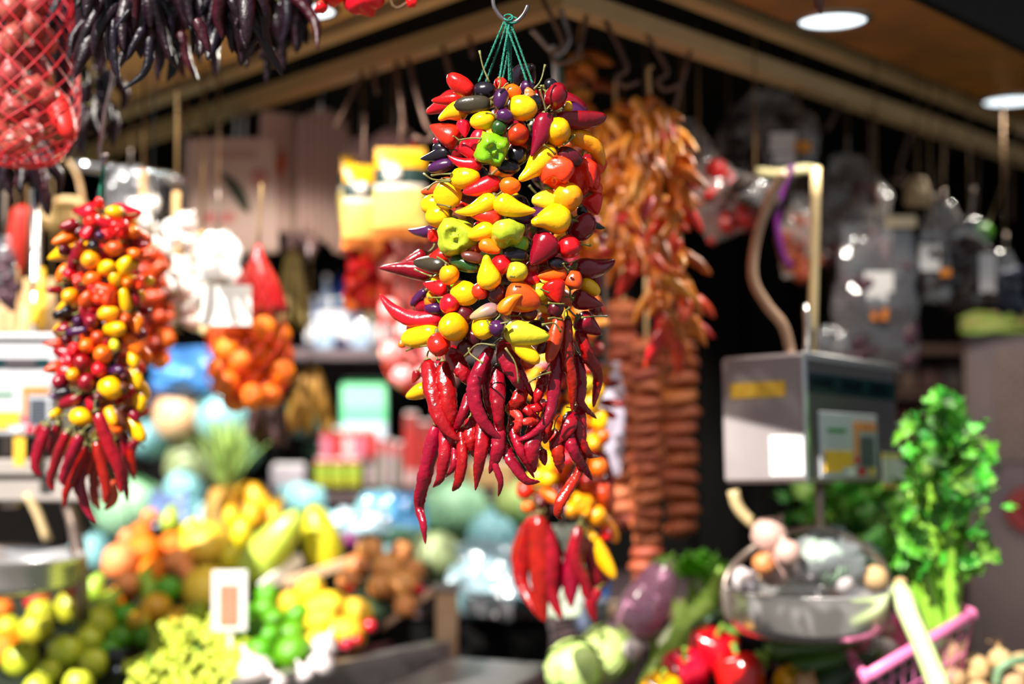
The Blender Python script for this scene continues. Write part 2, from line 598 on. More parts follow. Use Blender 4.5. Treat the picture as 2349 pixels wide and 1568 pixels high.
def add_pepper(root, base, tip, W, kind, colour, bend=0, seed=0, stem=True, wr=None, seg=18, n=18):
    d = tip - base
    L = d.length
    M = frame(d, (0, -1, 0), base - root.location)
    o = O('chili_pepper', pepper_mb(kind, L, W, bend, seed, wr, seg, n), PC[colour], root, mx=M)
    o['label'] = '%s %s chili pepper' % (WORD[colour], SHAPE[kind])
    if stem:
        O('stem', stem_mb(W, random.Random(seed).uniform(.010, .020), seed), m_stem, o)
    return o


# hand-read from the photograph: crop, base x, y, tip x, y, width, shape, colour, layer (0 outermost), bow
PEP = [
 (1, 920,850,690,670,150,'jal','red',0,0), (1, 930,820,1125,800,135,'oval','black',.3,0), (1, 1120,770,1225,740,110,'oval','scarlet',1,0),
 (1, 1200,840,1352,815,130,'oval','orange',.5,0), (1, 1190,800,1150,985,120,'oval','purple',-.3,0), (1, 830,880,548,905,100,'cone','red',1,0),
 (1, 800,850,745,830,70,'oval','orange',1.4,0), (1, 880,990,610,1080,160,'pear','yellow',.2,-.1), (1, 1085,930,745,945,145,'jal','olive',-.2,0),
 (1, 1240,960,1495,1000,205,'oval','yellow',.1,.04), (1, 1135,1030,1280,1055,120,'oval','purple',-.3,0), (1, 1120,1070,890,1100,155,'oval','yellow',0,0),
 (1, 1590,830,1750,910,215,'round','crimson',.2,0), (1, 1350,790,1480,780,120,'oval','purple',1,0), (1, 1390,860,1480,840,110,'hab','tan',.5,0),
 (1, 1430,920,1545,930,130,'hab','black',.3,0), (1, 1560,780,1680,750,110,'oval','black',.9,0), (1, 1645,1055,2122,1045,150,'jal','crimson',.3,-.05),
 (1, 1740,960,1815,970,100,'oval','yellow',1,0), (1, 1675,1180,1675,1180,218,'round','yellow',-.2,0), (1, 1570,1015,1440,1408,165,'horn','crimson',-.2,.05),
 (1, 800,1265,530,1125,205,'tri','red',.2,0), (1, 825,1085,850,1235,115,'tri','red',0,0), (1, 965,1370,990,1150,158,'oval','scarlet',.1,0),
 (1, 1110,1120,1215,1180,135,'oval','darkgreen',-.1,0), (1, 1320,1205,1320,1205,175,'round','rust',.2,0), (1, 1095,1350,1095,1350,275,'hab','green',-.4,0),
 (1, 650,1280,560,1260,75,'oval','crimson',.8,0), (1, 820,1285,930,1420,135,'cone','red',0,.05), (1, 690,1320,555,1335,90,'jal','black',.7,0),
 (1, 720,1350,445,1425,115,'horn','black',.1,.04), (1, 750,1460,510,1525,105,'jal','purple',.2,0), (1, 1000,1470,690,1392,112,'horn','red',-.1,.12),
 (1, 1400,1340,1250,1320,120,'oval','rust',.8,0), (1, 1230,1400,1415,1385,165,'oval','black',.7,0), (1, 1140,1490,1345,1510,110,'oval','black',.3,0),
 (1, 1625,1310,1330,1620,205,'pear','yellow',.2,.06), (1, 1675,1360,1905,1465,150,'jal','maroon',-.3,0), (1, 1790,1225,2092,1490,150,'long','amber',.5,.16),
 (1, 1960,1390,1925,1500,85,'oval','crimson',.2,0), (1, 1850,1150,1780,1140,90,'oval','orange',1.2,0), (1, 1860,1215,1800,1210,90,'oval','yellow',1,0),
 (2, 1700,60,1640,340,270,'hab','scarlet',-.3,0), (2, 1900,60,1960,400,250,'hab','scarlet',.3,0), (2, 1980,40,2070,200,150,'hab','scarlet',.6,0),
 (2, 1960,380,2040,560,190,'tri','scarlet',.6,0), (2, 1980,280,2050,400,130,'hab','scarlet',.7,0),
 (2, 735,235,978,215,178,'oval','yellow',0,0), (2, 1160,235,825,355,140,'cone','red',.1,.06), (2, 1165,290,1348,305,138,'oval','orange',.1,0),
 (2, 695,380,690,380,225,'round','yellow',-.1,0), (2, 650,455,455,480,162,'oval','yellow',.4,0), (2, 725,545,495,590,190,'oval','yellow',.1,0),
 (2, 1120,385,755,532,150,'horn','yellow',-.2,.12), (2, 1120,420,1485,522,178,'horn','yellow',-.2,-.08), (2, 1660,430,1450,430,175,'cone','lemon',.5,0),
 (2, 1770,398,1770,398,236,'round','amber',-.4,0), (2, 1880,480,2105,675,85,'long','black',-.1,-.14), (2, 1785,605,1445,635,245,'pear','yellow',-.3,-.06),
 (2, 1830,600,1970,760,262,'round','crimson',.1,0), (2, 1180,590,858,540,158,'tri','red',.1,0), (2, 890,560,730,560,125,'oval','brown',.5,0),
 (2, 1620,540,1215,600,130,'jal','purple',.5,0), (2, 570,700,335,690,95,'horn','purple',.4,.05), (2, 760,760,760,760,300,'hab','lime',-.3,0),
 (2, 1115,680,870,755,165,'cone','yellow',0,0), (2, 1210,630,1230,860,270,'hab','lime',-.4,0), (2, 1300,780,1400,870,140,'oval','green',.2,0),
 (2, 590,700,540,800,110,'hab','scarlet',.6,0), (2, 985,805,1165,890,125,'cone','orange',-.1,0), (2, 890,840,990,870,120,'oval','rust',.6,0),
 (2, 710,875,375,985,150,'horn','red',.1,.12), (2, 500,900,265,990,110,'horn','crimson',.8,.05), (2, 590,1085,65,1035,155,'tri','crimson',.6,-.03),
 (2, 690,1015,385,985,145,'cone','olive',-.1,0), (2, 1015,965,812,915,92,'jal','brown',-.1,0), (2, 720,960,985,1045,118,'jal','darkgreen',.2,0),
 (2, 1085,1225,1040,915,195,'pear','yellow',-.4,.03), (2, 1175,1005,1175,1005,152,'round','red',.1,0), (2, 1400,925,1195,905,118,'jal','black',0,0),
 (2, 1620,760,1440,1010,240,'tri','crimson',.1,0), (2, 1780,845,1780,845,182,'round','red',-.4,0), (2, 1740,990,1595,970,100,'jal','black',0,.08),
 (2, 1825,1020,2190,965,165,'cone','crimson',.2,-.08), (2, 707,1095,707,1095,158,'round','amber',-.4,0), (2, 1310,1070,1310,1070,172,'round','lemon',.1,0),
 (2, 1500,1020,1390,1040,110,'oval','rust',.9,0), (2, 1755,1085,1495,1110,118,'cone','orange',.3,0), (2, 1800,1210,1855,1055,172,'cone','rust',-.2,0),
 (2, 1890,1160,2055,1265,125,'jal','yellow',.3,0), (2, 705,1235,470,1175,140,'tri','red',.1,0), (2, 740,1245,965,1285,195,'oval','yellow',.3,0),
 (2, 1050,1240,905,1240,135,'oval','scarlet',.1,0), (2, 1080,1240,1200,1300,160,'oval','maroon',.3,0), (2, 1225,1240,1525,1370,250,'cone','rust',.2,0),
 (2, 1500,1110,1360,1150,140,'hab','scarlet',.9,0), (2, 1590,1250,1440,1240,140,'oval','lemon',.7,0), (2, 1625,1165,1690,1350,200,'tri','red',0,0),
 (2, 1815,1300,2090,1375,160,'tri','crimson',.1,0), (2, 2010,1080,2050,1270,85,'long','crimson',.8,0), (2, 640,1150,545,1140,95,'oval','yellow',.9,0),
 (2, 590,1290,505,1280,90,'oval','amber',.6,0), (2, 590,1350,485,1330,90,'oval','orange',.8,0), (2, 500,1230,360,1375,75,'jal','purple',.3,0),
 (2, 715,1355,715,1355,160,'round','red',-.2,0), (2, 650,1480,85,1270,135,'long','scarlet',.1,.17), (2, 560,1370,390,1400,110,'oval','crimson',.9,0),
 (2, 650,1400,480,1400,100,'jal','purple',.9,0), (2, 1150,1390,890,1485,122,'cone','purpleyellow',-.2,0), (2, 1175,1450,1360,1275,125,'horn','orange',-.4,.1),
 (2, 780,1440,920,1470,160,'oval','maroon',.5,0), (2, 1350,1460,1500,1430,120,'oval','maroon',.7,0), (2, 1600,1380,1730,1430,150,'oval','maroon',.5,0),
 (3, 740,193,740,193,225,'round','yellow',-.3,0), (3, 610,240,283,315,175,'jal','yellow',.1,0), (3, 1015,205,1015,205,180,'round','yellow',.1,0),
 (3, 1137,205,1137,205,130,'round','purple',-.5,0), (3, 1205,205,1610,275,200,'cone','lemon',0,-.05), (3, 615,355,615,355,180,'round','red',-.4,0),
 (3, 470,200,320,215,120,'jal','orange',1,0), (3, 320,340,245,360,60,'oval','orange',.9,0), (3, 1860,110,2075,265,185,'tri','crimson',.1,0),
 (3, 1990,20,2090,95,95,'tri','crimson',.5,0), (3, 1690,90,1590,520,120,'jal','rust',.4,.03), (3, 1280,320,1515,520,135,'jal','yellow',.3,0),
 (3, 1450,470,1370,540,130,'oval','rust',1,0), (3, 520,740,320,825,125,'cone','yellow',1,0), (3, 430,590,375,700,80,'tri','crimson',1,0),
 (3, 960,260,880,330,150,'oval','maroon',.8,0), (3, 830,330,880,440,140,'oval','maroon',.8,0), (3, 1530,350,1570,420,110,'oval','maroon',.7,0),
]
LONGS = [  # crop, width, layer, colour, points
 (3,165,-.2,'dried',(510,490),(550,700),(600,930),(690,1110),(810,1220)), (3,155,.2,'dried',(650,500),(690,780),(725,1000),(745,1140)),
 (3,150,.1,'dried',(705,375),(790,530),(860,640),(890,720)), (3,160,-.4,'dried',(1095,370),(960,620),(930,830),(1010,1040),(1195,1235)),
 (3,140,0,'dried',(1140,540),(1140,800),(1150,1000),(1170,1190)), (3,145,-.5,'dried',(1190,310),(1220,470),(1300,650),(1385,775)),
 (3,110,.4,'dried',(1290,400),(1350,620),(1480,850)), (3,120,-.2,'dried',(1685,350),(1660,650),(1610,970),(1490,1130),(1280,1235)),
 (3,128,-.6,'dried',(1770,110),(1765,420),(1810,690),(1812,960)), (3,135,-.3,'dried',(1870,200),(1940,430),(2040,640),(2000,915)),
 (3,105,.3,'dried',(1850,430),(1890,700),(1890,880),(2035,1020)), (3,130,.1,'dried',(1810,960),(1770,1100),(1610,1292)),
 (3,95,0,'dried',(885,780),(830,970),(740,1150)), (3,125,.5,'dried',(1570,600),(1510,800),(1430,920)),
 (3,120,.1,'dried',(1375,740),(1310,860),(1210,945)), (3,85,.2,'dried',(1340,875),(1430,960),(1530,1025)),
 (3,90,.3,'dried',(1580,860),(1480,925),(1350,890)), (3,90,.1,'driedcoral',(1235,930),(1330,1000),(1320,1090),(1285,1160)),
 (3,75,0,'driedcoral',(1510,1035),(1400,1045),(1275,1045)),
 (4,125,.3,'dried',(525,-100),(470,180),(415,400),(390,560),(420,700),(440,862)), (4,95,.4,'dried',(590,-120),(590,150),(560,330),(500,410)),
 (4,62,.5,'dried',(675,60),(670,230),(600,330)), (4,100,.3,'dried',(720,-80),(735,180),(705,350),(655,440)),
 (4,110,.6,'dried',(800,-150),(805,40),(830,170)), (4,112,.2,'dried',(905,-150),(880,150),(838,435)),
 (4,62,.4,'dried',(960,-60),(985,190),(1040,360),(1022,482)), (4,110,.2,'dried',(1010,-120),(1020,100),(950,300)),
 (4,100,.3,'dried',(1070,60),(1130,210),(1240,350),(1355,365)), (4,95,.4,'dried',(1130,-100),(1200,120),(1310,335)),
 (4,135,.3,'dried',(1330,-130),(1290,110),(1310,292)), (4,110,.5,'dried',(1470,-50),(1500,150),(1520,298)),
 (4,130,.1,'dried',(1560,-60),(1630,130),(1772,352)), (4,100,.2,'dried',(1640,-150),(1680,30),(1740,140),(1832,165)),
 (4,88,.6,'dried',(1720,120),(1640,320),(1520,520),(1495,620),(1530,662)), (4,70,.7,'dried',(1370,100),(1395,235)),
 (4,110,.9,'dried',(640,-160),(640,20),(650,130)), (4,120,1.0,'dried',(1150,-200),(1150,0),(1160,120)),
 (4,120,1.0,'dried',(1420,-250),(1400,-60),(1390,60)), (4,110,1.0,'dried',(1660,-260),(1690,-80),(1700,110)), (4,110,1.2,'dried',(860,-220),(860,0),(900,90)),
 (3,120,1.1,'dried',(620,480),(640,760),(690,950)), (3,120,1.0,'dried',(1040,480),(1060,800),(1080,1020)), (3,120,1.0,'dried',(1330,560),(1360,800),(1300,1000)),
]
RC, R_PX, D0 = 1170, 205, 1.685


def ristra_depth(px, layer, bulge=.10):
    u = (px - RC) / R_PX
    return D0 - bulge * sqrt(max(0.0, 1 - u * u)) + layer * .020


root = thing('chili_ristra', 'large ristra of many coloured chili peppers, sharp in front, tied by green twine', 'ristra', P(RC, 60, D0))
for i, (k, bx, by, tx, ty, wd, kind, colour, layer, bow) in enumerate(PEP):
    s = 3.915
    bp, tp = crop(k, bx, by), crop(k, tx, ty)
    mpx = ((bp[0] + tp[0]) / 2, (bp[1] + tp[1]) / 2)
    dm = ristra_depth(mpx[0], layer)
    W = S(wd / s, dm) * 1.17
    rnd = random.Random(i)
    if (bx, by) == (tx, ty):                       # seen end on
        c = P(*mpx, dm)
        L = W * (1.12 if kind != 'hab' else .95)
        dr = V((rnd.uniform(-.45, .45), -1, rnd.uniform(-.55, .1))).normalized()
        base, tip = c - dr * L * .5, c + dr * L * .5
    else:
        off = min(.02, W * .35)
        base = P(*bp, ristra_depth(bp[0] * .5 + mpx[0] * .5, layer) + off * .6)
        tip = P(*tp, ristra_depth(tp[0] * .4 + mpx[0] * .6, layer) - off * .4)
    add_pepper(root, base, tip, W, kind, colour, bow, i * 7 + 3, True, wr=.09 if colour in ('tan',) else None)
for i, (k, wd, layer, colour, *pts) in enumerate(LONGS):
    s = 4 - .085 if k == 3 else 3.485
    n = len(pts)
    q = []
    for j, p in enumerate(pts):
        px, py = crop(k, *p)
        q.append(P(px, py, ristra_depth(px, layer + .5, .07) - .012 * sin(pi * j / (n - 1))))
    W = S(wd / s, D0 - .05)
    o = O('dried_chili', chili_mb(local(root, q), W, 300 + i), PC[colour], root)
    dr = (q[1] - q[0]).normalized()
    if layer < .9:
        O('stem', stem_mb(W * 1.1, .018, 900 + i), m_stem, o, mx=frame(dr, (0, -1, 0), q[0] - root.location))
rnd = random.Random(5)
cols = ['yellow', 'red', 'crimson', 'orange', 'purple', 'maroon', 'black', 'amber', 'rust', 'green']
for i in range(64):                                # the far side and the core of the string
    a = rnd.uniform(0, pi) if i < 46 else rnd.uniform(pi, 2 * pi)
    r = rnd.uniform(.062, .085) if i < 46 else .035
    z = 190 + (760 - 190) * ((i % 46 if i < 46 else (i - 46) * 2.6) + .5) / 46
    c = P(RC, z + rnd.uniform(-10, 10), D0)
    out = V((cos(a), sin(a), rnd.uniform(-.5, .3))).normalized()
    kind = rnd.choice(['oval', 'cone', 'tri', 'pear', 'round'])
    base = c + V((cos(a), sin(a), 0)) * r * .75
    add_pepper(root, base, base + out * rnd.uniform(.034, .05), rnd.uniform(.024, .034), kind, cols[i % 10] if i < 46 else ('maroon', 'black', 'crimson')[i % 3], 0, 2000 + i, i < 46, seg=12, n=12)
# short stalks sticking out between the peppers
for i, (k, *pp) in enumerate([(1, (1065, 735), (1010, 600), (978, 455)), (1, (1150, 800), (1165, 740), (1150, 690)), (1, (1470, 800), (1530, 720), (1568, 580)), (1, (1580, 1010), (1545, 880), (1520, 800)),
                              (1, (1000, 1245), (900, 1240), (790, 1260)), (1, (1730, 1300), (1790, 1260), (1835, 1215)), (1, (1660, 1385), (1610, 1340), (1555, 1300)), (2, (730, 190), (620, 195), (550, 205)),
                              (2, (710, 250), (560, 240), (480, 190)), (2, (720, 255), (580, 270), (515, 330)), (2, (720, 490), (650, 470), (600, 465)), (2, (690, 1000), (650, 965), (598, 938)),
                              (2, (550, 1110), (480, 1085), (400, 1050)), (2, (1870, 825), (1920, 825), (1970, 832)), (2, (1780, 1060), (1750, 1030), (1730, 990)), (2, (1250, 1110), (1290, 1115), (1290, 1112)),
                              (2, (650, 1300), (590, 1300), (525, 1300)), (2, (1600, 1255), (1560, 1240), (1525, 1220)), (2, (1740, 1360), (1660, 1355), (1595, 1350)), (3, (520, 360), (420, 375), (315, 405)),
                              (3, (1120, 360), (960, 350), (845, 460)), (3, (1240, 150), (1080, 175), (1045, 130)), (3, (1710, 240), (1650, 160), (1540, 175)), (3, (1720, 130), (1650, 110), (1595, 120)),
                              (3, (1620, 600), (1520, 630), (1420, 690)), (3, (1900, 110), (2000, 100), (2120, 98)), (3, (1745, 120), (1740, 60), (1790, 20)), (3, (600, 490), (580, 440), (560, 400)), (3, (880, 380), (900, 440), (1010, 520)), (3, (1330, 700), (1300, 520), (1210, 380))]):
    q = [P(*crop(k, *p), ristra_depth(crop(k, *p)[0], -.8)) for p in pp]
    O('stalk', MB().sweep(cr(local(root, q), 8), [.0016, .0013, .0011, .001, .001, .001, .001, .0012, .0017], 6), m_stem, root)
# green twine up to the hook
kn = [(1158, 46), (1166, 44), (1170, 46), (1162, 48), (1172, 48), (1156, 47), (1168, 45), (1176, 47)]
for i, (ex, ey) in enumerate([(1098, 188), (1113, 192), (1145, 184), (1168, 186), (1174, 190), (1208, 186), (1222, 192), (1150, 196)]):
    a, b = P(*kn[i], 1.60), P(ex, ey, 1.60 + .012 * sin(i * 2.1))
    mid = a.lerp(b, .5) + V((random.uniform(-.001, .001), 0, 0))
    mb = MB()
    pts = cr(local(root, [a, mid, b]), 40)
    for s in (0, 2.1, 4.2):
        mb.sweep([p + V((cos(j * .7 + s) * .0006, sin(j * .7 + s) * .0006, 0)) for j, p in enumerate(pts)], .0008, 5)
    for j in range(80):                        # loose fibres
        t = random.random()
        p = pts[int(t * 40)]
        dv = V((random.uniform(-1, 1), random.uniform(-1, 1), random.uniform(-.5, .5))) * .0026
        mb.sweep([p, p + dv], .00014, 3)
    O('twine', mb, m_twine, root)
mb = MB()
for (px, py) in ((1166, 40), (1176, 46)):
    mb.sweep([local(root, [P(px, py, 1.60)])[0] + V((cos(a) * .0050, sin(a) * .004, sin(a) * .0045)) for a in [x * .45 for x in range(29)]], .0011, 5)
O('knot', mb, m_twine, root)

m_hook = mat('galvanised_hook', (168, 160, 160), .3, (120, 104, 100), metal=1, nscale=60, var=.05)
hk = O('hook', MB().sweep(cr([P(1180, -190, 1.60), P(1140, -70, 1.60), P(1131, 0, 1.60), P(1141, 28, 1.60), P(1160, 46, 1.60), P(1182, 50, 1.60), P(1200, 34, 1.60), P(1211, 12, 1.60)], 40), .0026, 10), m_hook)
tag(hk, 'bent steel hook with an open end holding the large ristra\'s green twine', 'hook', 'steel hooks under the canopy')

# ------------------------------------------------------------------ the ristras farther back (shared bodies)
SHARED = {}


def shared(kind, v):
    if (kind, v) not in SHARED:
        asp = {'round': 1.05, 'oval': 1.3, 'cone': 1.6, 'pear': 1.7, 'tri': 1.5, 'jal': 2.0, 'hab': 1.05, 'horn': 2.4, 'long': 3.2}[kind]
        SHARED[kind, v] = (pepper_mb(kind, asp, 1.0, (0, .05, -.05)[v] if kind in ('horn', 'long', 'pear') else 0, 40 + v, seg=12, n=12).mesh('pepper'), asp)
    return SHARED[kind, v]


STEMS = [stem_mb(.03, .016, 70 + i).mesh('stem', m_stem) for i in range(3)]


def put_pepper(root, c, dr, W, kind, colour, i, L=None, stem=True):
    me, asp = shared(kind, i % 3)
    lz = (L / W / asp) if L else 1
    base = c - dr * (W * asp * lz / 2)
    o = O('chili_pepper', me, PC[colour], root, mx=frame(dr, (0, -1, 0), base - root.location, (W, W, W * lz)))
    o['label'] = '%s %s chili pepper' % (WORD[colour], SHAPE[kind])
    if stem:
        s = O('stem', STEMS[i % 3], None, o)
        s.matrix_local = Matrix.Diagonal((1 / W, 1 / W, 1 / (W * lz), 1))
    return o


def ristra(name, label, top, depth, pts, longs, fill, twine_to, s, cropk, xc, rpx, seed):
    """pts: crop x, y, w, colour, kind, angle in the picture (degrees from right), length or 0"""
    rnd = random.Random(seed)
    root = thing(name, label, 'ristra', P(*top, depth))
    R = S(rpx, depth)

    def dep(px, lay=0):
        u = (px - xc) / rpx
        return depth - R * .8 * sqrt(max(0, 1 - u * u)) + lay
    for i, (x, y, wd, colour, kind, ang, ln) in enumerate(pts):
        px, py = crop(cropk, x, y) if cropk else (x, y)
        d = dep(px)
        a = radians(ang or 0)
        dr = (V((cos(a), rnd.uniform(-.7, -.1), sin(a)))).normalized() if ang is not None else V((rnd.uniform(-.4, .4), -1, rnd.uniform(-.4, .2))).normalized()
        put_pepper(root, P(px, py, d), dr, S(wd / s, d), kind, colour, i, S(ln / s, d) if ln else None)
    for i, (wd, lay, colour, *q) in enumerate(longs):
        q = [P(*(crop(cropk, *p) if cropk else p), dep((crop(cropk, *p) if cropk else p)[0], lay)) for p in q]
        W = S(wd / s, depth)
        o = O('dried_chili', chili_mb(local(root, q), W, seed * 50 + i, seg=10, n=22), PC[colour], root)
        O('stem', STEMS[i % 3], None, o, mx=frame(q[1] - q[0], (0, -1, 0), q[0] - root.location))
    n, y0, y1, cols = fill
    for i in range(n):
        a = rnd.uniform(-.2, pi + .2) if i % 3 else rnd.uniform(0, 2 * pi)
        rr = R * (rnd.uniform(.6, .8) if i % 3 else .35)
        c = P(xc, y0 + (y1 - y0) * (i + .5) / n, depth) + V((cos(a) * rr, sin(a) * rr, 0))
        dr = V((cos(a), sin(a), rnd.uniform(-.6, .4))).normalized()
        put_pepper(root, c, dr, rnd.uniform(.024, .034), rnd.choice(['oval', 'cone', 'tri', 'hab']), rnd.choice(cols), i, stem=False)
    for j, (a, b) in enumerate(twine_to):
        q = local(root, [P(*a, depth), P(*b, depth + .01 * (j - 1))])
        O('twine', MB().sweep(cr(q, 4), .0016, 6), m_twine, root)
    return root


LEFT = [  # crop 5
 (445,90,44,'scarlet','oval',90,60), (515,130,62,'yellow','oval',170,85), (310,190,60,'crimson','cone',200,90), (410,165,70,'scarlet','hab',120,0), (530,205,95,'scarlet','hab',None,0),
 (470,180,60,'red','cone',150,0), (480,230,60,'scarlet','hab',None,0), (290,250,66,'orange','cone',205,120), (400,215,60,'scarlet','tri',60,0), (600,220,60,'orange','oval',None,0),
 (625,272,42,'crimson','jal',350,100), (355,300,40,'crimson','jal',70,110), (455,235,50,'purple','oval',None,0), (420,280,60,'black','oval',None,0), (408,345,90,'amber','round',None,0),
 (480,380,72,'yellow','oval',20,95), (560,372,76,'yellow','oval',60,105), (515,293,70,'rust','oval',0,90), (600,320,60,'orange','oval',0,0), (640,325,42,'rust','jal',0,85),
 (325,330,40,'crimson','long',75,130), (290,300,60,'maroon','oval',None,0), (285,405,62,'orange','oval',240,95), (315,400,60,'red','hab',60,0), (415,432,72,'orange','oval',20,85),
 (350,430,60,'red','hab',None,0), (518,428,62,'yellow','oval',110,75), (570,450,54,'orange','oval',None,0), (615,455,66,'scarlet','hab',None,0), (668,438,50,'yellow','round',None,0),
 (600,370,40,'yellow','oval',None,0), (315,510,80,'amber','round',None,0), (245,480,36,'crimson','jal',180,80), (465,500,120,'scarlet','hab',None,0), (430,470,70,'scarlet','hab',None,0),
 (388,522,66,'rust','oval',60,90), (562,525,58,'yellow','jal',100,120), (608,515,46,'crimson','jal',290,80), (265,590,52,'black','hab',200,100), (300,570,50,'black','oval',None,0),
 (350,620,52,'purple','oval',None,0), (490,585,76,'amber','oval',10,100), (612,630,64,'orange','oval',280,105), (565,610,60,'rust','oval',None,0), (410,620,74,'crimson','oval',None,0),
 (650,572,40,'crimson','jal',350,90), (380,590,50,'crimson','cone',120,0), (345,665,44,'purple','jal',10,110), (280,660,60,'crimson','cone',200,90), (518,655,78,'yellow','jal',0,125),
 (440,692,66,'rust','round',None,0), (390,730,70,'orange','round',None,0), (462,768,86,'orange','round',None,0), (515,728,50,'lemon','oval',300,60), (240,722,46,'rust','tri',180,100),
 (330,745,60,'scarlet','hab',None,0), (300,790,70,'red','hab',None,0), (370,805,84,'crimson','round',None,0), (595,725,62,'orange','jal',310,125), (655,770,52,'orange','jal',315,95),
 (600,790,62,'yellow','oval',290,100), (445,838,70,'red','round',None,0), (522,840,44,'purple','jal',0,85), (330,862,66,'amber','round',None,0), (270,892,76,'crimson','round',None,0),
 (390,892,76,'crimson','oval',60,85), (498,922,105,'yellow','oval',340,118), (610,880,66,'yellow','oval',300,110), (645,930,56,'yellow','jal',300,95), (240,830,56,'rust','cone',200,0),
 (315,980,58,'crimson','jal',20,125), (285,940,50,'black','cone',190,80), (250,955,44,'purple','horn',180,70), (628,985,66,'yellow','oval',280,90), (555,920,60,'brown','oval',None,0),
 (435,985,38,'black','jal',270,90), (365,1052,88,'yellow','oval',350,108), (500,1045,56,'amber','jal',300,110), (612,1105,70,'yellow','jal',305,145), (250,1035,56,'yellow','oval',None,0),
 (535,1050,46,'brown','jal',300,100), (600,1040,50,'crimson','jal',310,80), (520,1100,50,'orange','jal',320,70), (450,960,60,'maroon','oval',None,0), (560,860,54,'maroon','oval',None,0),
 (300,700,56,'maroon','oval',None,0), (590,1170,66,'crimson','hab',None,0),
]
LLONG = [
 (52,-.02,'dried',(215,1085),(175,1180),(160,1270),(185,1320)), (48,0,'dried',(265,1075),(240,1160),(215,1230)), (60,-.03,'dried',(310,1110),(262,1220),(228,1330),(240,1385)),
 (62,-.04,'dried',(370,1120),(320,1230),(285,1320),(290,1360)), (56,-.01,'dried',(385,1170),(345,1290),(300,1380),(288,1460)), (56,-.03,'dried',(430,1150),(455,1260),(478,1380),(470,1440)),
 (60,-.05,'dried',(430,1020),(480,1150),(535,1290),(545,1400)), (50,.01,'dried',(410,1180),(360,1330),(390,1460),(435,1530)), (48,0,'dried',(500,1160),(550,1300),(575,1435)),
 (44,.02,'dried',(560,1120),(570,1230),(605,1340)), (40,0,'dried',(590,1150),(590,1230),(610,1320)), (50,.02,'dried',(450,1200),(420,1330),(440,1420)),
 (36,.01,'driedcoral',(420,1200),(390,1320)), (50,.03,'dried',(340,1130),(330,1260),(340,1400)), (44,.02,'dried',(200,1080),(175,1120),(180,1150)), (50,.03,'driedcoral',(430,1330),(420,1400),(450,1470)),
 (50,.03,'driedcoral',(500,1320),(510,1410),(470,1470)),
]
DL = 2.02
ristra('chili_ristra', 'blurred ristra of orange, yellow and red peppers hanging at far left by the weighing scale', (230, 440), DL, LEFT, LLONG,
       (70, 480, 1000, ['maroon', 'crimson', 'rust', 'red', 'yellow']), [((236, 372), (226, 468)), ((238, 372), (240, 470)), ((237, 372), (232, 480))], 1.96, 5, 228, 105, 3)
o = O('hook', MB().sweep(cr([P(262, 60, DL), P(260, 165, DL), P(243, 250, DL), P(232, 315, DL), (P(228, 345, DL)), P(234, 368, DL), P(240, 372, DL), P(243, 352, DL)], 34), .0031, 8), m_hook)
tag(o, 'long slanting steel hook holding the blurred ristra at far left', 'hook', 'steel hooks under the canopy')

# second ristra behind the right side of the main one (plain pixels)
RR = [
 (1368,898,40,'yellow','oval',None,0), (1352,930,44,'yellow','oval',60,60), (1372,960,46,'yellow','oval',300,60), (1345,880,40,'lemon','oval',None,0), (1378,1000,44,'orange','oval',None,0), (1360,1015,40,'amber','oval',None,0),
 (1400,880,18,'crimson','jal',10,50), (1405,925,22,'crimson','jal',355,60), (1398,950,20,'red','jal',330,40), (1262,1002,40,'yellow','oval',80,80), (1258,1060,38,'yellow','oval',280,60), (1258,1098,46,'yellow','round',None,0),
 (1372,1072,48,'orange','round',None,0), (1380,1125,52,'rust','hab',100,0), (1390,1155,46,'rust','hab',270,60), (1335,1160,62,'amber','hab',None,0), (1368,1182,50,'amber','round',None,0), (1312,1168,44,'amber','oval',None,0),
 (1345,1100,34,'crimson','oval',None,0), (1266,1138,32,'orange','jal',330,60), (1205,1125,44,'red','round',None,0), (1212,1162,30,'orange','round',None,0), (1240,1150,40,'maroon','oval',None,0), (1290,1165,40,'purple','oval',None,0),
 (1376,1268,40,'yellow','jal',301,140), (1398,1212,34,'amber','jal',300,75), (1390,1225,34,'red','oval',None,0), (1400,1100,16,'crimson','long',280,95), (1240,1180,40,'maroon','cone',250,0), (1290,1130,36,'maroon','oval',None,0),
 (1300,1050,36,'red','oval',None,0), (1330,1050,34,'yellow','oval',None,0), (1320,1000,40,'yellow','oval',None,0), (1215,870,34,'orange','oval',None,0), (1225,900,40,'amber','oval',None,0), (1232,860,34,'yellow','oval',None,0), (1255,930,40,'orange','oval',None,0),
 (1365,690,22,'orange','oval',None,0), (1380,740,24,'tan','jal',0,40), (1385,850,26,'tan','jal',20,50), (1372,800,30,'crimson','oval',None,0), (1350,770,30,'orange','oval',None,0),
]
RLONG = [
 (44,-.01,'dried',(1225,1180),(1205,1270),(1195,1330),(1240,1420)), (48,-.02,'dried',(1235,1175),(1238,1280),(1240,1380),(1250,1428)), (44,-.01,'dried',(1245,1190),(1265,1290),(1262,1350),(1290,1422)),
 (40,.01,'dried',(1225,1185),(1190,1280),(1200,1360)), (38,.01,'dried',(1240,1180),(1275,1300),(1270,1390)), (20,.02,'maroon',(1250,1200),(1275,1245),(1298,1282)),
 (34,-.02,'dried',(1330,1200),(1318,1280),(1340,1330),(1352,1370),(1375,1372)), (46,0,'dried',(1335,1220),(1310,1310),(1310,1395)), (42,.01,'dried',(1345,1230),(1365,1320),(1355,1360)), (30,-.02,'dried',(1372,1350),(1355,1380),(1368,1432)),
 (34,.02,'dried',(1380,1250),(1385,1320),(1360,1370)),
]
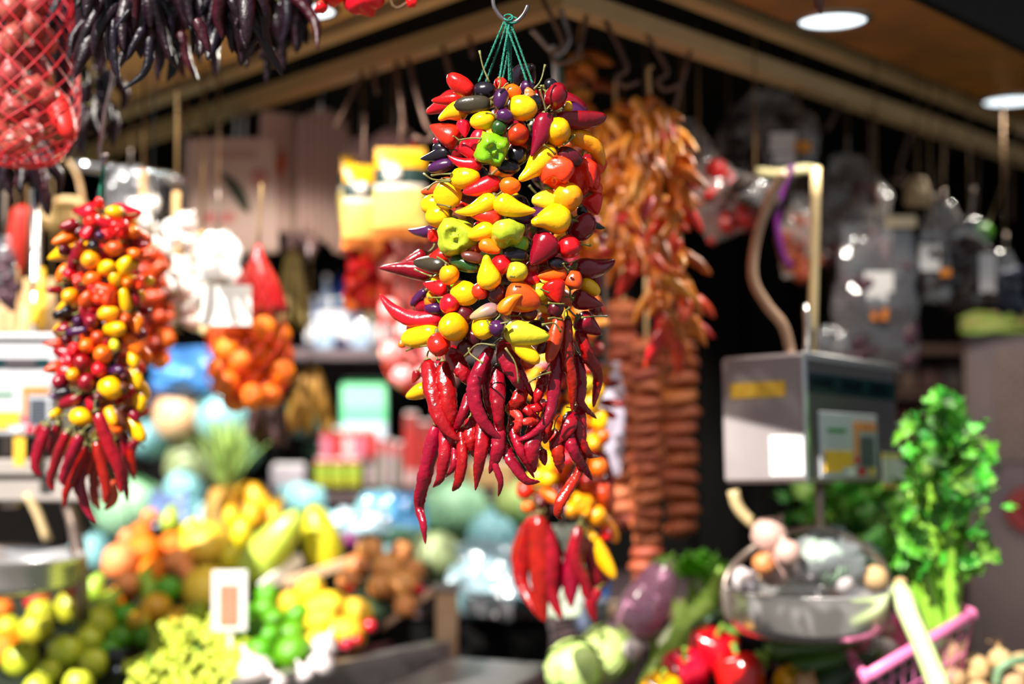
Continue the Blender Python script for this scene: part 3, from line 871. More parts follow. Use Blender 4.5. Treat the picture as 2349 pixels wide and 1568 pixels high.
ristra('chili_ristra', 'blurred yellow and orange ristra hanging low just behind the large sharp one', (1300, 700), 2.25, RR, RLONG,
       (130, 330, 1165, ['maroon', 'orange', 'yellow', 'red', 'amber', 'crimson']), [((1283, 112), (1276, 260)), ((1284, 112), (1300, 320))], 1.0, 0, 1305, 90, 4)
o = O('hook', MB().sweep(cr([P(1275, -60, 2.25), P(1278, 0, 2.25), P(1304, 70, 2.25), P(1303, 100, 2.25), P(1284, 124, 2.25), P(1260, 112, 2.25), P(1236, 85, 2.25), P(1219, 68, 2.25)], 34), .0040, 8), m_hook)
tag(o, 'pinkish steel hook with a wide bend at the canopy corner, right of the green twine', 'hook', 'steel hooks under the canopy')

# orange-brown ristra half hidden behind the left one
rt = thing('dried_pepper_string', 'dark orange string of dried peppers half hidden behind the far left ristra', 'pepper string', P(350, 560, 2.45))
rnd = random.Random(8)
for i in range(46):
    c = P(352 + rnd.uniform(-30, 28), 575 + i * 5.6, 2.45 + rnd.uniform(-.03, .03))
    put_pepper(rt, c, V((rnd.uniform(-1, 1), rnd.uniform(-1, .2), rnd.uniform(-.8, .2))).normalized(), .030, rnd.choice(['hab', 'oval', 'cone']), rnd.choice(['rust', 'rust', 'orange', 'brown']), i, stem=i % 3 == 0)
O('cord', MB().sweep(cr(local(rt, [P(350, 590, 2.45), V((P(350, 590, 2.45).x, P(350, 590, 2.45).y, H + .03))]), 3), .0015, 5), m_black, rt)

# ------------------------------------------------------------------ dark chili bunches under the canopy, top left
DARKS = [mat('dark_chili_%d' % i, c, .36, c2, nscale=40, var=.2, bump=.5, bscale=120, spec=.35) for i, (c, c2) in enumerate([((34, 12, 24), (18, 8, 14)), ((26, 14, 28), (14, 9, 18)), ((70, 14, 26), (40, 8, 18))])]
m_driedstem = mat('dry_stalk', (112, 84, 48), .7, nscale=60, var=.2)


def dark_bunch(label, x, ytop, w, h, d, seed, n=34, spec=()):
    rnd = random.Random(seed)
    t = thing('dark_chili_bunch', label, 'chili bunch', P(x, ytop, d), 'dark chili bunches under the canopy')
    for i in range(n):
        u = rnd.uniform(-1, 1)
        v = i / n
        a = P(x + u * w * .32, ytop + v * h * .62, d + rnd.uniform(-.05, .05))
        ln = rnd.uniform(.06, .10)
        b = a + V((u * .03 + rnd.uniform(-.025, .025), rnd.uniform(-.03, .03), -ln))
        m = (a + b) / 2 + V((rnd.uniform(-.012, .012) + u * .01, rnd.uniform(-.01, .01), 0))
        o = O('dried_chili', chili_mb(local(t, [a, m, b]), rnd.uniform(.016, .024), seed * 100 + i, seg=8, n=14), DARKS[0 if i % 5 else rnd.choice((1, 2))], t)
        if i % 2 == 0:
            O('stem', STEMS[i % 3], None, o, mx=frame(m - a, (0, -1, 0), a - t.location))
    for j, pts in enumerate(spec):
        red = pts[0]
        o = O('dried_chili', chili_mb(local(t, [P(px, py, d - .06) for px, py in pts[2:]]), S(pts[1], d), seed * 100 + 60 + j, seg=10, n=20), DARKS[2 if red else 1], t)
    O('cord', MB().sweep(cr(local(t, [P(x, ytop - 90, d), P(x, ytop + h * .5, d)]), 4), .003, 6), m_driedstem, t)
    return t


dark_bunch('dark chili bunch beside the pink shallots, one pod curling across them', 135, -90, 150, 250, 2.12, 21, 30, [(0, 24, (140, -10), (118, 50), (100, 94)), (0, 26, (120, 80), (95, 150), (40, 196)), (1, 30, (150, 60), (140, 180), (140, 290)), (0, 24, (170, 40), (155, 150), (165, 250)), (0, 24, (155, -20), (150, 50), (165, 110))])
dark_bunch('dark chili bunch with long purple pods hanging over the slanting steel hook', 300, -120, 190, 250, 1.86, 22, 34, [(0, 22, (262, 40), (262, 120), (274, 186)), (0, 20, (330, 60), (305, 110), (290, 140)), (0, 24, (345, 80), (335, 160), (280, 207)), (0, 18, (300, 20), (270, 60), (250, 90))])
dark_bunch('dark chili bunch with one bright red pod tip at its lower right', 430, -120, 150, 250, 2.06, 23, 34, [(1, 24, (415, 70), (428, 130), (455, 190)), (0, 20, (390, 60), (395, 130), (384, 190)), (0, 22, (350, 60), (372, 120), (360, 180)), (0, 20, (400, 90), (402, 150), (386, 186))])
dark_bunch('dark wrinkled chili bunch between the red-tipped bunch and the far right one', 525, -110, 130, 215, 1.82, 24, 32, [(1, 24, (450, 40), (470, 90), (482, 122))])
dark_bunch('blackest chili bunch at the right end of the dark row, beside the downlight', 620, -100, 130, 225, 2.02, 25, 40, [(0, 28, (560, 60), (575, 110), (560, 140)), (0, 26, (660, 0), (660, 50), (645, 100))])
o = dark_bunch('brown withered chili bunch hanging low behind the pink shallots', 212, 140, 60, 190, 2.25, 26, 16)
dark_bunch('dark chili bunch at far left, low under the pink shallots', 45, 290, 120, 120, 2.15, 27, 22)
tip = O('pod_tip', pepper_mb('cone', S(34, 1.99), S(15, 1.99), 0, 3), mat('red_tip', (226, 40, 40), .3), None, mx=frame(P(452, 198, 1.99) - P(440, 166, 1.99), (0, -1, 0), P(440, 166, 1.99)))
for o in bpy.data.objects:
    if o.get('label', '').startswith('dark chili bunch with one bright'):
        tip.matrix_world = Matrix.Translation(-o.location) @ tip.matrix_world
        tip.parent = o
# withered bit in front of the right downlight
t = thing('withered_chili', 'withered brown chili dangling in front of the right canopy downlight', 'chili', P(1885, -30, 1.9))
O('pod', chili_mb(local(t, [P(1880, -40, 1.9), P(1878, 0, 1.9), P(1884, 34, 1.9)]), S(34, 1.9), 77, seg=10, n=16), mat('withered', (96, 48, 26), .5, bump=.4), t)
O('stem', MB().sweep(cr(local(t, [P(1884, -30, 1.9), P(1910, -50, 1.9)]), 3), .003, 6), m_driedstem, t)

# ------------------------------------------------------------------ shallots in red net, top left; red pods at the top edge
m_shal = mat('shallot_skin', (172, 84, 70), .35, (150, 60, 58), nscale=14, var=.1, bump=.15)
m_rednet = mat('red_net', (224, 32, 30), .45, var=.03)
m_tanroot = mat('shallot_root', (176, 120, 66), .7, nscale=60)
BULB = MB().lathe([(0, -.5), (.15, -.47), (.35, -.36), (.48, -.12), (.5, .05), (.42, .25), (.25, .4), (.12, .5), (.05, .62), (0, .66)], 14, mod=lambda t, a: 1 + .02 * cos(6 * a)).mesh('bulb')


def net_tube(pts, rads, seg=12, rows=20, thick=.0012):
    """diamond netting drawn as thin strands over a tube"""
    n = len(pts) - 1
    p = cr(pts, rows)
    mb = MB()
    rr = [table([(i / (len(rads) - 1), r) for i, r in enumerate(rads)], i / rows) for i in range(rows + 1)]
    for j in range(seg):
        for s in (1, -1):
            q = [p[i] + V((cos(2 * pi * (j + s * i * .5) / seg) * rr[i], sin(2 * pi * (j + s * i * .5) / seg) * rr[i], 0)) for i in range(rows + 1)]
            mb.sweep(q, thick, 4)
    return mb


t = thing('shallot_string', 'string of pink shallots in a red net at the top left corner', 'shallots', P(70, -60, 2.0))
for i, (px, py, w_, h_, ang) in enumerate([(25, 20, 62, 70, 0), (85, 10, 58, 70, 20), (30, 88, 54, 76, 5), (78, 60, 50, 66, -10), (72, 132, 60, 62, 25), (28, 170, 62, 70, -5), (40, 130, 50, 60, 0), (95, 165, 50, 56, 30), (78, 200, 66, 50, 15), (35, 250, 66, 70, -20), (92, 262, 80, 70, 40),
                                       (35, 325, 74, 66, 0), (70, 300, 60, 60, 30), (5, 215, 60, 70, 0), (2, 120, 50, 70, 0), (5, 300, 50, 60, 0), (110, 95, 46, 60, 0), (110, 220, 50, 50, 0)]):
    k = S(w_, 2.0)
    d = 2.0 + (0, .02, -.02)[i % 3]
    M = Matrix.Translation(P(px, py, d) - t.location) @ Euler((radians((i * 37) % 70 - 20), radians(ang), 0)).to_matrix().to_4x4() @ Matrix.Diagonal((k, k, S(h_, 2.0), 1))
    b = O('shallot', BULB, m_shal, t, mx=M)
    if i in (2, 8, 10, 11):
        O('root', MB().lathe([(0, -.53), (.13, -.51), (.2, -.46)], 8), m_tanroot, b)
O('net', net_tube(local(t, [P(60, -70, 2.0), P(60, 60, 2.0), P(65, 200, 2.0), P(60, 300, 2.0), P(50, 370, 2.0), P(40, 382, 2.0)]), [.06, .065, .07, .07, .045, .004], 14, 26, .0010), m_rednet, t)
O('net_end', chili_mb(local(t, [P(120, 210, 2.0), P(150, 285, 1.97), P(168, 325, 1.97)]), .035, 31, seg=10, n=14), m_rednet, t)
t = thing('red_pepper_string', 'bright red pods of a pepper string cut off by the top edge', 'pepper string', P(840, -90, 1.8))
for i, (px, py, wd, kind, ang) in enumerate([(835, 2, 92, 'hab', 280), (760, -8, 60, 'hab', 260), (735, 20, 30, 'hab', 250), (790, -40, 80, 'hab', 270), (945, 8, 26, 'hab', 290), (930, -20, 40, 'hab', 300), (870, -40, 70, 'hab', 270)]):
    a = radians(ang)
    put_pepper(t, P(px, py, 1.8), V((cos(a), -.3, sin(a))).normalized(), S(wd, 1.8), kind, 'scarlet', i)
O('cord', MB().sweep(cr(local(t, [P(880, -120, 1.8), P(900, 12, 1.8), P(945, 0, 1.8)]), 8), .0018, 5), m_driedstem, t)

# ------------------------------------------------------------------ downlights in the soffit
m_lamp = mat('lamp_glass', (225, 238, 245), .3, (170, 180, 188), nscale=160, emit=2.2, var=0)
for i, (px, py, d, lb) in enumerate([(1910, 48, 2.62, 'round recessed downlight in the right soffit, the nearer one'), (2318, 232, 3.45, 'round recessed downlight at the right edge of the photo'), (690, 25, 2.7, 'round recessed downlight in the left soffit beside the black chilies')]):
    c = P(px, py, d)
    z0 = H + .03
    c = CAM + (c - CAM) * ((z0 - .004 - 1.5) / (c.z - 1.5))
    t = thing('downlight', lb, 'ceiling light', c, 'recessed downlights in the canopy')
    O('trim_ring', MB().lathe([(.056, .004), (.056, -.003), (.064, -.003), (.066, .004)], 32), m_dsteel, t)
    O('lens', MB().lathe([(0, -.001), (.03, -.001), (.056, .001)], 32), m_lamp, t)
    ld = bpy.data.lights.new('downlight_lamp', 'SPOT')
    ld.energy, ld.spot_size, ld.color, ld.shadow_soft_size = (24.0, 18.0, 30.0)[i], radians((125, 125, 155)[i]), (1, .93, .82), .05
    lo = bpy.data.objects.new('lamp', ld)
    COL.objects.link(lo)
    lo.parent = t
    lo.location = (0, 0, -.012)

# ------------------------------------------------------------------ hanging bars and the rods and hooks on the rails
def bar(name, label, off, z, side, length, r=.012):
    d, n = (LD, LN) if side == 'left' else (RD, RN)
    a = miter(off)
    o = O(name, MB().sweep(cr([V((a.x, a.y, z)), V((a.x, a.y, z)) + d * length], 4), r, 8), m_black)
    return tag(o, label, 'rail')


bar('hanging_bar', 'black bar along the left canopy edge that carries the dark chilies', .46, H + .13, 'left', 2.6)
bar('hanging_bar', 'black bar along the right canopy edge above the downlights', .50, H + .15, 'right', 2.6)
HOOKS = []


def rail_at(px):
    k = (px - 1174.5) / F
    d_ = LD if px < 1200 else RD
    s_ = (k * K.y - K.x) / (d_.x - k * d_.y)
    q = K + d_ * s_
    return V((q.x, q.y, H + .012))


def hang(t, p, r=.002):
    """a cord from p straight up to the stall ceiling"""
    O('cord', MB().sweep(cr(local(t, [p, V((p.x, p.y, H + .105))]), 2), r, 5), m_driedstem, t)


def rod(a, b, d, r=.0042, curl=0, m=None):
    top = rail_at(a[0])
    pts = [top, P(*b, top.y)]
    if curl:
        c = pts[1]
        pts += [c + V((curl * .016, 0, -.018)), c + V((curl * .004, 0, -.034)), c + V((-curl * .02, 0, -.026))]
    o = O('hook', MB().sweep(cr(pts, 16 if curl else 3), r, 7), m or m_dsteel)
    tag(o, '', 'hook', 'steel hooks under the canopy')
    HOOKS.append(o)
    return o


m_rod = mat('brown_rod', (120, 92, 80), .5, (84, 62, 54), nscale=40, metal=.4, var=.15)
for a, b, d, cu in [((905, 140), (928, 300), 2.75, 0), ((930, 140), (975, 280), 2.8, 1), ((1010, 110), (1040, 190), 2.6, 0), ((1240, 30), (1290, 95), 2.4, -1), ((1350, 50), (1325, 130), 2.5, 0), ((1385, 90), (1438, 150), 2.6, -1),
                    ((1480, 110), (1530, 160), 2.6, -1), ((1590, 130), (1535, 290), 2.65, 0), ((2003, 265), (1998, 405), 2.95, 0), ((2105, 315), (2062, 385), 3.1, 1), ((2182, 340), (2140, 475), 3.15, 0), ((2250, 358), (2236, 500), 3.25, 0),
                    ((2325, 385), (2318, 505), 3.35, 0), ((835, 180), (770, 290), 2.9, 0), ((1940, 245), (1895, 300), 2.9, 0), ((470, 270), (520, 330), 3.2, 0), ((850, 180), (866, 215), 2.9, 0), ((255, 350), (245, 385), 3.1, 0), ((1075, 95), (1085, 130), 2.5, 0)]:
    rod(a, b, d, curl=cu, m=m_rod)
count_labels(HOOKS, 'thin brown steel hook or rod hanging from the stall rail')
o = O('hook', MB().sweep(cr([P(1267, 105, 2.2), P(1272, 130, 2.2), P(1276, 180, 2.2), P(1274, 260, 2.2)], 14), .0045, 8), mat('white_strap', (210, 200, 195), .5))
o.name = 'strap'
tag(o, 'short white strap dangling below the pinkish corner hook', 'strap')

# ------------------------------------------------------------------ fruit and vegetable kinds (unit size, shared meshes)
def nz(p, f, s=0):
    return noise.noise(V((p[0] * f + s, p[1] * f + s * 1.7, p[2] * f - s)))


def lumpy(mb, amp, f, s=0):
    for i, p in enumerate(mb.v):
        k = 1 + amp * nz(p, f, s)
        mb.v[i] = (p[0] * k, p[1] * k, p[2] * k)
    return mb


def ball(n=12, seg=18, sq=1.0, dim=0.0, top=0.0):
    pr = []
    for i in range(n + 1):
        a = -pi / 2 + pi * i / n
        r, z = cos(a) * .5, sin(a) * .5 * sq
        if dim and z > 0:
            z -= dim * max(0, 1 - r / .26) ** 2
        if dim and z < 0:
            z += dim * .6 * max(0, 1 - r / .2) ** 2
        r = r * (1 - top * (z + .5)) if top else r
        pr.append((max(r, .0005), z))
    return MB().lathe(pr, seg)


def stalk(z0, z1, r, dx=.03):
    return MB().sweep(cr([(0, 0, z0), (dx * .3, 0, (z0 + z1) / 2), (dx, 0, z1)], 6), [r * 1.2, r, r, r, r, r * 1.1, r * 1.5], 7)


mF = {
    'quince': mat('quince_skin', (206, 204, 56), .32, (172, 184, 40), nscale=14, bump=.1, hue=.012),
    'greenpear': mat('pear_skin', (178, 206, 70), .35, (150, 186, 52), nscale=12, hue=.012), 'gold': mat('golden_skin', (236, 190, 54), .35, (226, 166, 30), nscale=12),
    'orange': mat('orange_peel', (250, 138, 14), .38, (242, 120, 8), nscale=40, bump=.35, bscale=260), 'peach': mat('peach_skin', (246, 172, 108), .55, (240, 120, 62), nscale=9),
    'melon': mat('melon_skin', (246, 212, 84), .4, (240, 186, 40), nscale=8, bump=.2), 'mango': mat('mango_skin', (206, 206, 40), .32, (226, 190, 22), nscale=8),
    'banana': mat('banana_skin', (246, 196, 34), .4, (222, 166, 22), nscale=16), 'papaya': mat('papaya_skin', (196, 214, 96), .33, (170, 190, 46), nscale=7), 'papaya2': mat('papaya_ripe', (214, 196, 36), .33, (170, 170, 30), nscale=7),
    'lime': mat('lime_skin', (96, 168, 26), .28, (70, 140, 18), nscale=20, bump=.2, bscale=160), 'lemon': mat('lemon_skin', (250, 212, 60), .36, (244, 190, 34), nscale=16, bump=.3, bscale=160),
    'grape': mat('grape_skin', (196, 204, 74), .25, (170, 186, 50), nscale=30, var=.12, sss=.15), 'blackgrape': mat('black_grape', (34, 34, 52), .3, var=.2),
    'onion': mat('onion_skin', (216, 150, 84), .38, (190, 110, 58), nscale=12, bump=.15), 'redpome': mat('pomegranate_skin', (214, 58, 70), .36, (180, 36, 44), nscale=10), 'garlic': mat('garlic_skin', (226, 216, 212), .45, (196, 180, 184), nscale=18, bump=.2),
    'redbell': mat('red_bell_skin', (206, 14, 18), .16, (176, 8, 14), nscale=10, coat=.3), 'yellowbell': mat('yellow_bell_skin', (246, 176, 12), .18, coat=.3), 'greenbell': mat('green_bell_skin', (74, 150, 24), .2, (50, 120, 18), nscale=10),
    'aubergine': mat('aubergine_skin', (58, 22, 48), .14, (40, 14, 34), nscale=10, coat=.5), 'aubpale': mat('striped_aubergine', (196, 150, 168), .2, (132, 60, 100), nscale=18, coat=.5), 'zucchini': mat('zucchini_skin', (84, 124, 44), .3, (58, 96, 34), nscale=30, var=.12),
    'cucumber': mat('cucumber_skin', (64, 92, 62), .3, (46, 74, 46), nscale=30), 'cabbage': mat('cabbage_leaf', (168, 206, 168), .4, (130, 182, 142), nscale=9, bump=.3, bscale=40), 'kohlrabi': mat('pale_cabbage', (196, 212, 134), .42, (170, 194, 104), nscale=10),
    'bluecab': mat('blue_green_leaf', (136, 186, 190), .4, (106, 160, 166), nscale=9, bump=.3, bscale=40), 'pumpkin': mat('pumpkin_skin', (216, 148, 76), .45, (196, 112, 48), nscale=8), 'mush': mat('mushroom_cap', (206, 170, 158), .5, (180, 140, 128), nscale=10),
    'stem': mat('fruit_stalk', (104, 84, 40), .6), 'gstem': mat('green_stalk', (110, 150, 44), .5, (90, 126, 36), nscale=20), 'leek': mat('leek_white', (226, 226, 196), .4, (204, 214, 160), nscale=16), 'leekg': mat('leek_green', (166, 196, 88), .4, (140, 176, 62), nscale=16),
    'pine': mat('pineapple_leaf', (150, 176, 92), .5, (120, 150, 66), nscale=20, var=.2), 'pinebody': mat('pineapple_skin', (176, 130, 50), .6, (120, 100, 40), nscale=30, bump=.6), 'husk': mat('dry_husk', (214, 182, 132), .65, (184, 140, 92), nscale=30, bump=.4),
    'plum': mat('wrapped_beet', (120, 30, 92), .3),
}
PROTO = {}


def proto(k, body, bm, *parts, cat='fruit'):
    PROTO[k] = (body.mesh(k), mF[bm], [(n, mb.mesh(n), mF[m]) for n, mb, m in parts], cat)


proto('quince', lumpy(ball(12, 18, 1.0, .10, .12), .08, 2.5, 3), 'quince', ('stalk', stalk(.38, .58, .02), 'stem'))
proto('pear', MB().lathe([(0, -.5), (.16, -.5), (.36, -.42), (.47, -.22), (.46, -.02), (.36, .2), (.23, .4), (.17, .55), (.08, .62), (0, .6)], 18), 'greenpear', ('stalk', stalk(.58, .8, .02, .08), 'stem'))
proto('orange', lumpy(ball(14, 20, .95, .03), .015, 6), 'orange', ('button', MB().lathe([(0, .462), (.035, .458), (.04, .445), (0, .44)], 8), 'gstem'))
proto('peach', MB().lathe([(max(.0005, cos(-pi / 2 + pi * i / 12) * .5), sin(-pi / 2 + pi * i / 12) * .48 - (.08 if i == 12 else .03 if i == 11 else 0)) for i in range(13)], 20, mod=lambda t, a: 1 - .07 * max(0, 1 - abs(a - pi) / .45)), 'peach', ('stalk', stalk(.34, .46, .025), 'stem'))
proto('melon', lumpy(ball(14, 22, 1.12), .02, 3), 'melon', ('stalk', stalk(.53, .64, .03), 'gstem'))
proto('mango', lumpy(ball(12, 18, 1.35, 0, .16), .05, 2), 'mango', ('stalk', stalk(.64, .74, .02), 'stem'))
proto('papaya', MB().lathe([(0, -1.25), (.1, -1.23), (.28, -1.08), (.43, -.75), (.5, -.3), (.47, .15), (.37, .6), (.24, .95), (.13, 1.1), (0, 1.13)], 20, mod=lambda t, a: 1 + .025 * cos(5 * a)), 'papaya', ('stalk', stalk(1.1, 1.25, .06), 'gstem'))
proto('lemon', MB().lathe([(0, -.68), (.07, -.66), (.13, -.58), (.3, -.45), (.45, -.2), (.48, .05), (.4, .32), (.24, .5), (.1, .58), (0, .6)], 16), 'lemon', ('stalk', stalk(.57, .64, .04, 0), 'gstem'))
proto('lime', lumpy(ball(12, 16, 1.1, .03), .02, 4), 'lime', ('stalk', stalk(.52, .6, .04, 0), 'stem'))
proto('onion', MB().lathe([(0, -.46), (.2, -.45), (.4, -.3), (.5, -.02), (.44, .22), (.25, .38), (.1, .46), (.06, .6), (0, .64)], 18), 'onion', ('root', MB().lathe([(0, -.53), (.1, -.5), (.13, -.45)], 8), 'husk'))
proto('pomegranate', lumpy(ball(12, 18, .96), .04, 3), 'redpome', ('crown', MB().lathe([(.1, .44), (.09, .52), (.14, .62)], 12, mod=lambda t, a: 1 + .25 * t * cos(6 * a)), 'redpome'))
proto('garlic', MB().lathe([(0, -.42), (.22, -.42), (.44, -.28), (.5, -.05), (.4, .18), (.2, .34), (.09, .48), (.07, .7), (0, .72)], 20, mod=lambda t, a: 1 + .06 * abs(cos(4 * a)) * (1 - t)), 'garlic', ('root', MB().lathe([(0, -.47), (.1, -.46), (.13, -.41)], 8), 'husk'), cat='vegetable')
proto('bell_pepper', MB().lathe([(0, -.42), (.12, -.47), (.3, -.5), (.42, -.42), (.47, -.2), (.5, .1), (.49, .32), (.38, .46), (.2, .46), (.08, .38), (0, .36)], 28, mod=lambda t, a: 1 + .09 * cos(4 * a) * (1 - .3 * t)), 'redbell', ('stalk', stalk(.34, .72, .05, .08), 'gstem'), cat='vegetable')
proto('aubergine', MB().lathe([(0, -.5), (.2, -.48), (.38, -.36), (.47, -.1), (.48, .15), (.42, .45), (.33, .8), (.25, 1.05), (.1, 1.15), (0, 1.15)], 20), 'aubpale', ('calyx', MB().lathe([(.02, 1.32), (.06, 1.18), (.2, 1.14), (.29, .98), (.31, .9)], 15, mod=lambda t, a: 1 + .1 * t * cos(5 * a)), 'gstem'), cat='vegetable')
proto('zucchini', MB().lathe([(0, -1.9), (.2, -1.88), (.4, -1.7), (.5, -1.2), (.48, -.2), (.42, .8), (.36, 1.5), (.3, 1.7), (0, 1.72)], 14, mod=lambda t, a: 1 + .035 * cos(7 * a)), 'zucchini', ('stalk', MB().lathe([(.22, 1.7), (.17, 1.85), (.2, 2.0), (0, 2.02)], 7), 'gstem'), cat='vegetable')
proto('mushroom', MB().lathe([(0, -.06), (.2, -.1), (.44, -.08), (.5, .02), (.44, .2), (.28, .34), (0, .4)], 18), 'mush', ('stalk', MB().lathe([(.0, -.45), (.13, -.45), (.14, -.3), (.12, -.06)], 12), 'garlic'), cat='vegetable')
proto('grape', ball(7, 10, 1.1), 'grape')


def leaf_cup(a0, wd, h0, h1, r, ruff, seed):
    """a big wrapping leaf on a ball of radius r, ruffled at its free edge"""
    def f(u, v):
        a = a0 + (u - .5) * wd * (.5 + .5 * sin(pi * min(1, v + .25)))
        th = h0 + (h1 - h0) * v
        rr = r * (1 + .05 + .10 * v * v + ruff * v * v * sin(u * 22 + seed) * .5 + .02 * noise.noise(V((u * 4, v * 4, seed))) + .02 * cos((u - .5) * 18) * (1 - v))
        return V((rr * cos(th) * cos(a), rr * cos(th) * sin(a), rr * sin(th)))
    return MB().grid(f, 12, 8)


def cabbage(k, bm, n=7, ruff=.10):
    rnd = random.Random(len(k))
    proto(k, lumpy(ball(14, 24, .92), .10, 3.2, 5), bm, *[('leaf', leaf_cup(i * 2 * pi / n + rnd.uniform(-.3, .3), 1.7, -1.1, rnd.uniform(.35, 1.0), .5, ruff, i * 3.1), bm) for i in range(n)], cat='vegetable')


cabbage('cabbage', 'cabbage')
cabbage('blue_cabbage', 'bluecab', 8, .14)
cabbage('pale_cabbage', 'kohlrabi', 5, .06)
PILES = {}
LAID = []


def put(k, px, py, wpx, d, rot=(0, 0, 0), label=None, group=None, name=None, m=None, sz=None, ):
    me, bm, parts, cat = PROTO[k]
    c = P(px, py, d)
    kk = S(wpx, d)
    o = O(name or k, me, m or bm)
    o.matrix_world = Matrix.Translation(c) @ Euler([radians(a) for a in rot]).to_matrix().to_4x4() @ Matrix.Diagonal((kk, kk, kk * (sz or 1), 1))
    for n, pm, pmat in parts:
        O(n, pm, pmat if not (m and n == 'leaf') else m, o)
    bb = [V(q) for q in o.bound_box]
    e = bb[6] - bb[0]
    LAID.append((o, kk * (.5 if max(e) > 1.8 else .58 if 'cabbage' in k else (e.x + e.y + e.z) / 6)))
    tag(o, label or '', cat, group)
    if group:
        PILES.setdefault((group, label), []).append(o)
    return o


def settle():
    """ease apart fruit that would sink into each other, mostly along the depth of the heap"""
    c = [o.matrix_world.translation.copy() for o, r in LAID]
    for it in range(160):
        moved = 0
        for i in range(len(LAID)):
            for j in range(i):
                if LAID[i][0]['label'].startswith('film') or LAID[j][0]['label'].startswith('film'):
                    continue
                v = c[i] - c[j]
                need = LAID[i][1] + LAID[j][1]
                if abs(v.x) < need and abs(v.y) < need and abs(v.z) < need and v.length < need:
                    if abs(v.y) < .01:
                        v.y = .01 if v.z > 0 else -.01
                    w_ = V((v.x * .4, v.y * 1.5, v.z * .35))
                    w_ = w_.normalized() * (need - v.length) * .3
                    c[i] += w_
                    c[j] -= w_
                    moved += 1
        if not moved:
            break
    for (o, r), p in zip(LAID, c):
        M = o.matrix_world.copy()
        M.translation = p
        o.matrix_world = M


def finish_piles():
    settle()
    for (group, label), os_ in PILES.items():
        if len(os_) > 1:
            os_.sort(key=across)
            for i, o in enumerate(os_):
                o['label'] = '%s, %s from the left' % (label, ORD[i])


# ------------------------------------------------------------------ left fruit counter
def dl(py):
    return 2.55 + (1568 - py) / (1568 - 1150) * .68


m_cream = mat('counter_cream', (168, 158, 150), .5, nscale=5, var=0)
m_woodp = mat('pale_crate_wood', (214, 178, 146), .6, (190, 150, 116), nscale=20, var=.05, bump=.2)
m_galv = mat('galvanised_edge', (176, 168, 168), .35, metal=.8, nscale=30, var=0)
m_green = mat('green_paper', (24, 40, 18), .7, (16, 28, 12), nscale=14, bump=.3)
cnt = thing('fruit_counter', 'sloping fruit counter at lower left with a pale metal front edge', 'counter', (-.6, 2.8, 0))
fl, fr, br, bl = V((-1.35, 2.38, .835)), V((-.47, 2.38, .835)), V((-.22, 3.15, 1.10)), V((-1.35, 3.20, 1.12))
tb = MB()
vs = [fl, fr, br, bl] + [p - V((0, 0, .03)) for p in (fl, fr, br, bl)]
tb.add(local(cnt, vs), [(0, 1, 2, 3), (7, 6, 5, 4), (0, 4, 5, 1), (1, 5, 6, 2), (2, 6, 7, 3), (3, 7, 4, 0)], False)
O('top', tb, m_green, cnt)
low = [V((p.x, p.y, 0)) for p in (fl, fr, br, bl)]
vs = [p - V((0, 0, .03)) for p in (fl, fr, br, bl)] + low
O('cabinet', MB().add(local(cnt, vs), [(0, 4, 5, 1), (1, 5, 6, 2), (2, 6, 7, 3), (3, 7, 4, 0)], False), m_dark, cnt)
ra, rb = P(540, 1608, 2.46), P(1020, 1508, 2.86)
e = (rb - ra).normalized()
O('edge_rail', MB().box((0, 0, 0), (.035, (rb - ra).length, .07), frame((0, 0, 1), e, local(cnt, [(ra + rb) / 2])[0])), m_galv, cnt)
ra, rb = P(575, 1590, 2.50), P(895, 1496, 2.86)
O('edge_board', MB().box((0, 0, 0), (.012, (rb - ra).length, .05), frame((0, 0, 1), (rb - ra).normalized(), local(cnt, [(ra + rb) / 2])[0])), mat('plum_board', (92, 30, 48), .4), cnt)
# low metal shelf box standing before it
t = thing('display_box', 'grey metal display box at the bottom centre below the fruit counter', 'box', P(1070, 1600, 2.62))
mx = Matrix.Rotation(radians(-20), 4, 'Z')
O('body', MB().box((0, 0, -.13), (.20, .34, .30), mx), m_cream, t)
O('lid', MB().box((0, 0, .03), (.215, .355, .016), mx, .004), m_galv, t)
O('foot', MB().box((0, 0, -.6), (.18, .32, .68), mx), m_dark, t)
t = thing('wood_post', 'short pale wooden post rising at the counter\'s right end', 'post', P(1025, 1440, 2.95))
O('post', MB().box((0, 0, -.55), (.045, .045, 1.26), None, .004), m_woodp, t)
O('cap', MB().box((0, 0, .085), (.055, .055, .012), None, .003), m_galv, t)

G = 'fruit heaped on the left counter'
for px, py, w_, r in [(75, 1442, 84, (10, 20, 0)), (150, 1396, 84, (-20, 10, 40)), (228, 1432, 86, (20, -30, 0)), (158, 1492, 86, (10, 10, 80)), (48, 1512, 84, (0, 15, 0)), (112, 1540, 60, (0, 0, 0)), (200, 1470, 70, (0, 30, 0)), (105, 1405, 66, (0, 0, 50)), (20, 1450, 60, (0, 0, 50)), (215, 1520, 70, (0, 0, 90)), (85, 1580, 70, (20, 0, 90)), (180, 1570, 76, (0, 0, 90))]:
    put('quince', px, py, w_, dl(py), r, 'yellow-green quince in the lower left heap', G)
for px, py, w_, r in [(215, 1350, 62, (0, 25, 0)), (345, 1352, 58, (0, -20, 40)), (385, 1192, 56, (0, 10, 0)), (318, 1340, 52, (0, 30, 90)), (260, 1372, 56, (40, 0, 90))]:
    put('pear', px, py, w_, dl(py) + .02, r, 'pale green pear among the oranges and quinces', G)
for px, py, w_ in [(352, 1398, 78), (318, 1420, 60), (405, 1418, 56)]:
    put('quince', px, py, w_, dl(py), (20, 30, px), 'yellow pomelo below the green apple', G, 'pomelo', mF['gold'])
put('quince', 392, 1350, 66, dl(1350), (0, 20, 0), 'bright green apple beside the large yellow melon', G, 'apple', mF['lime'])
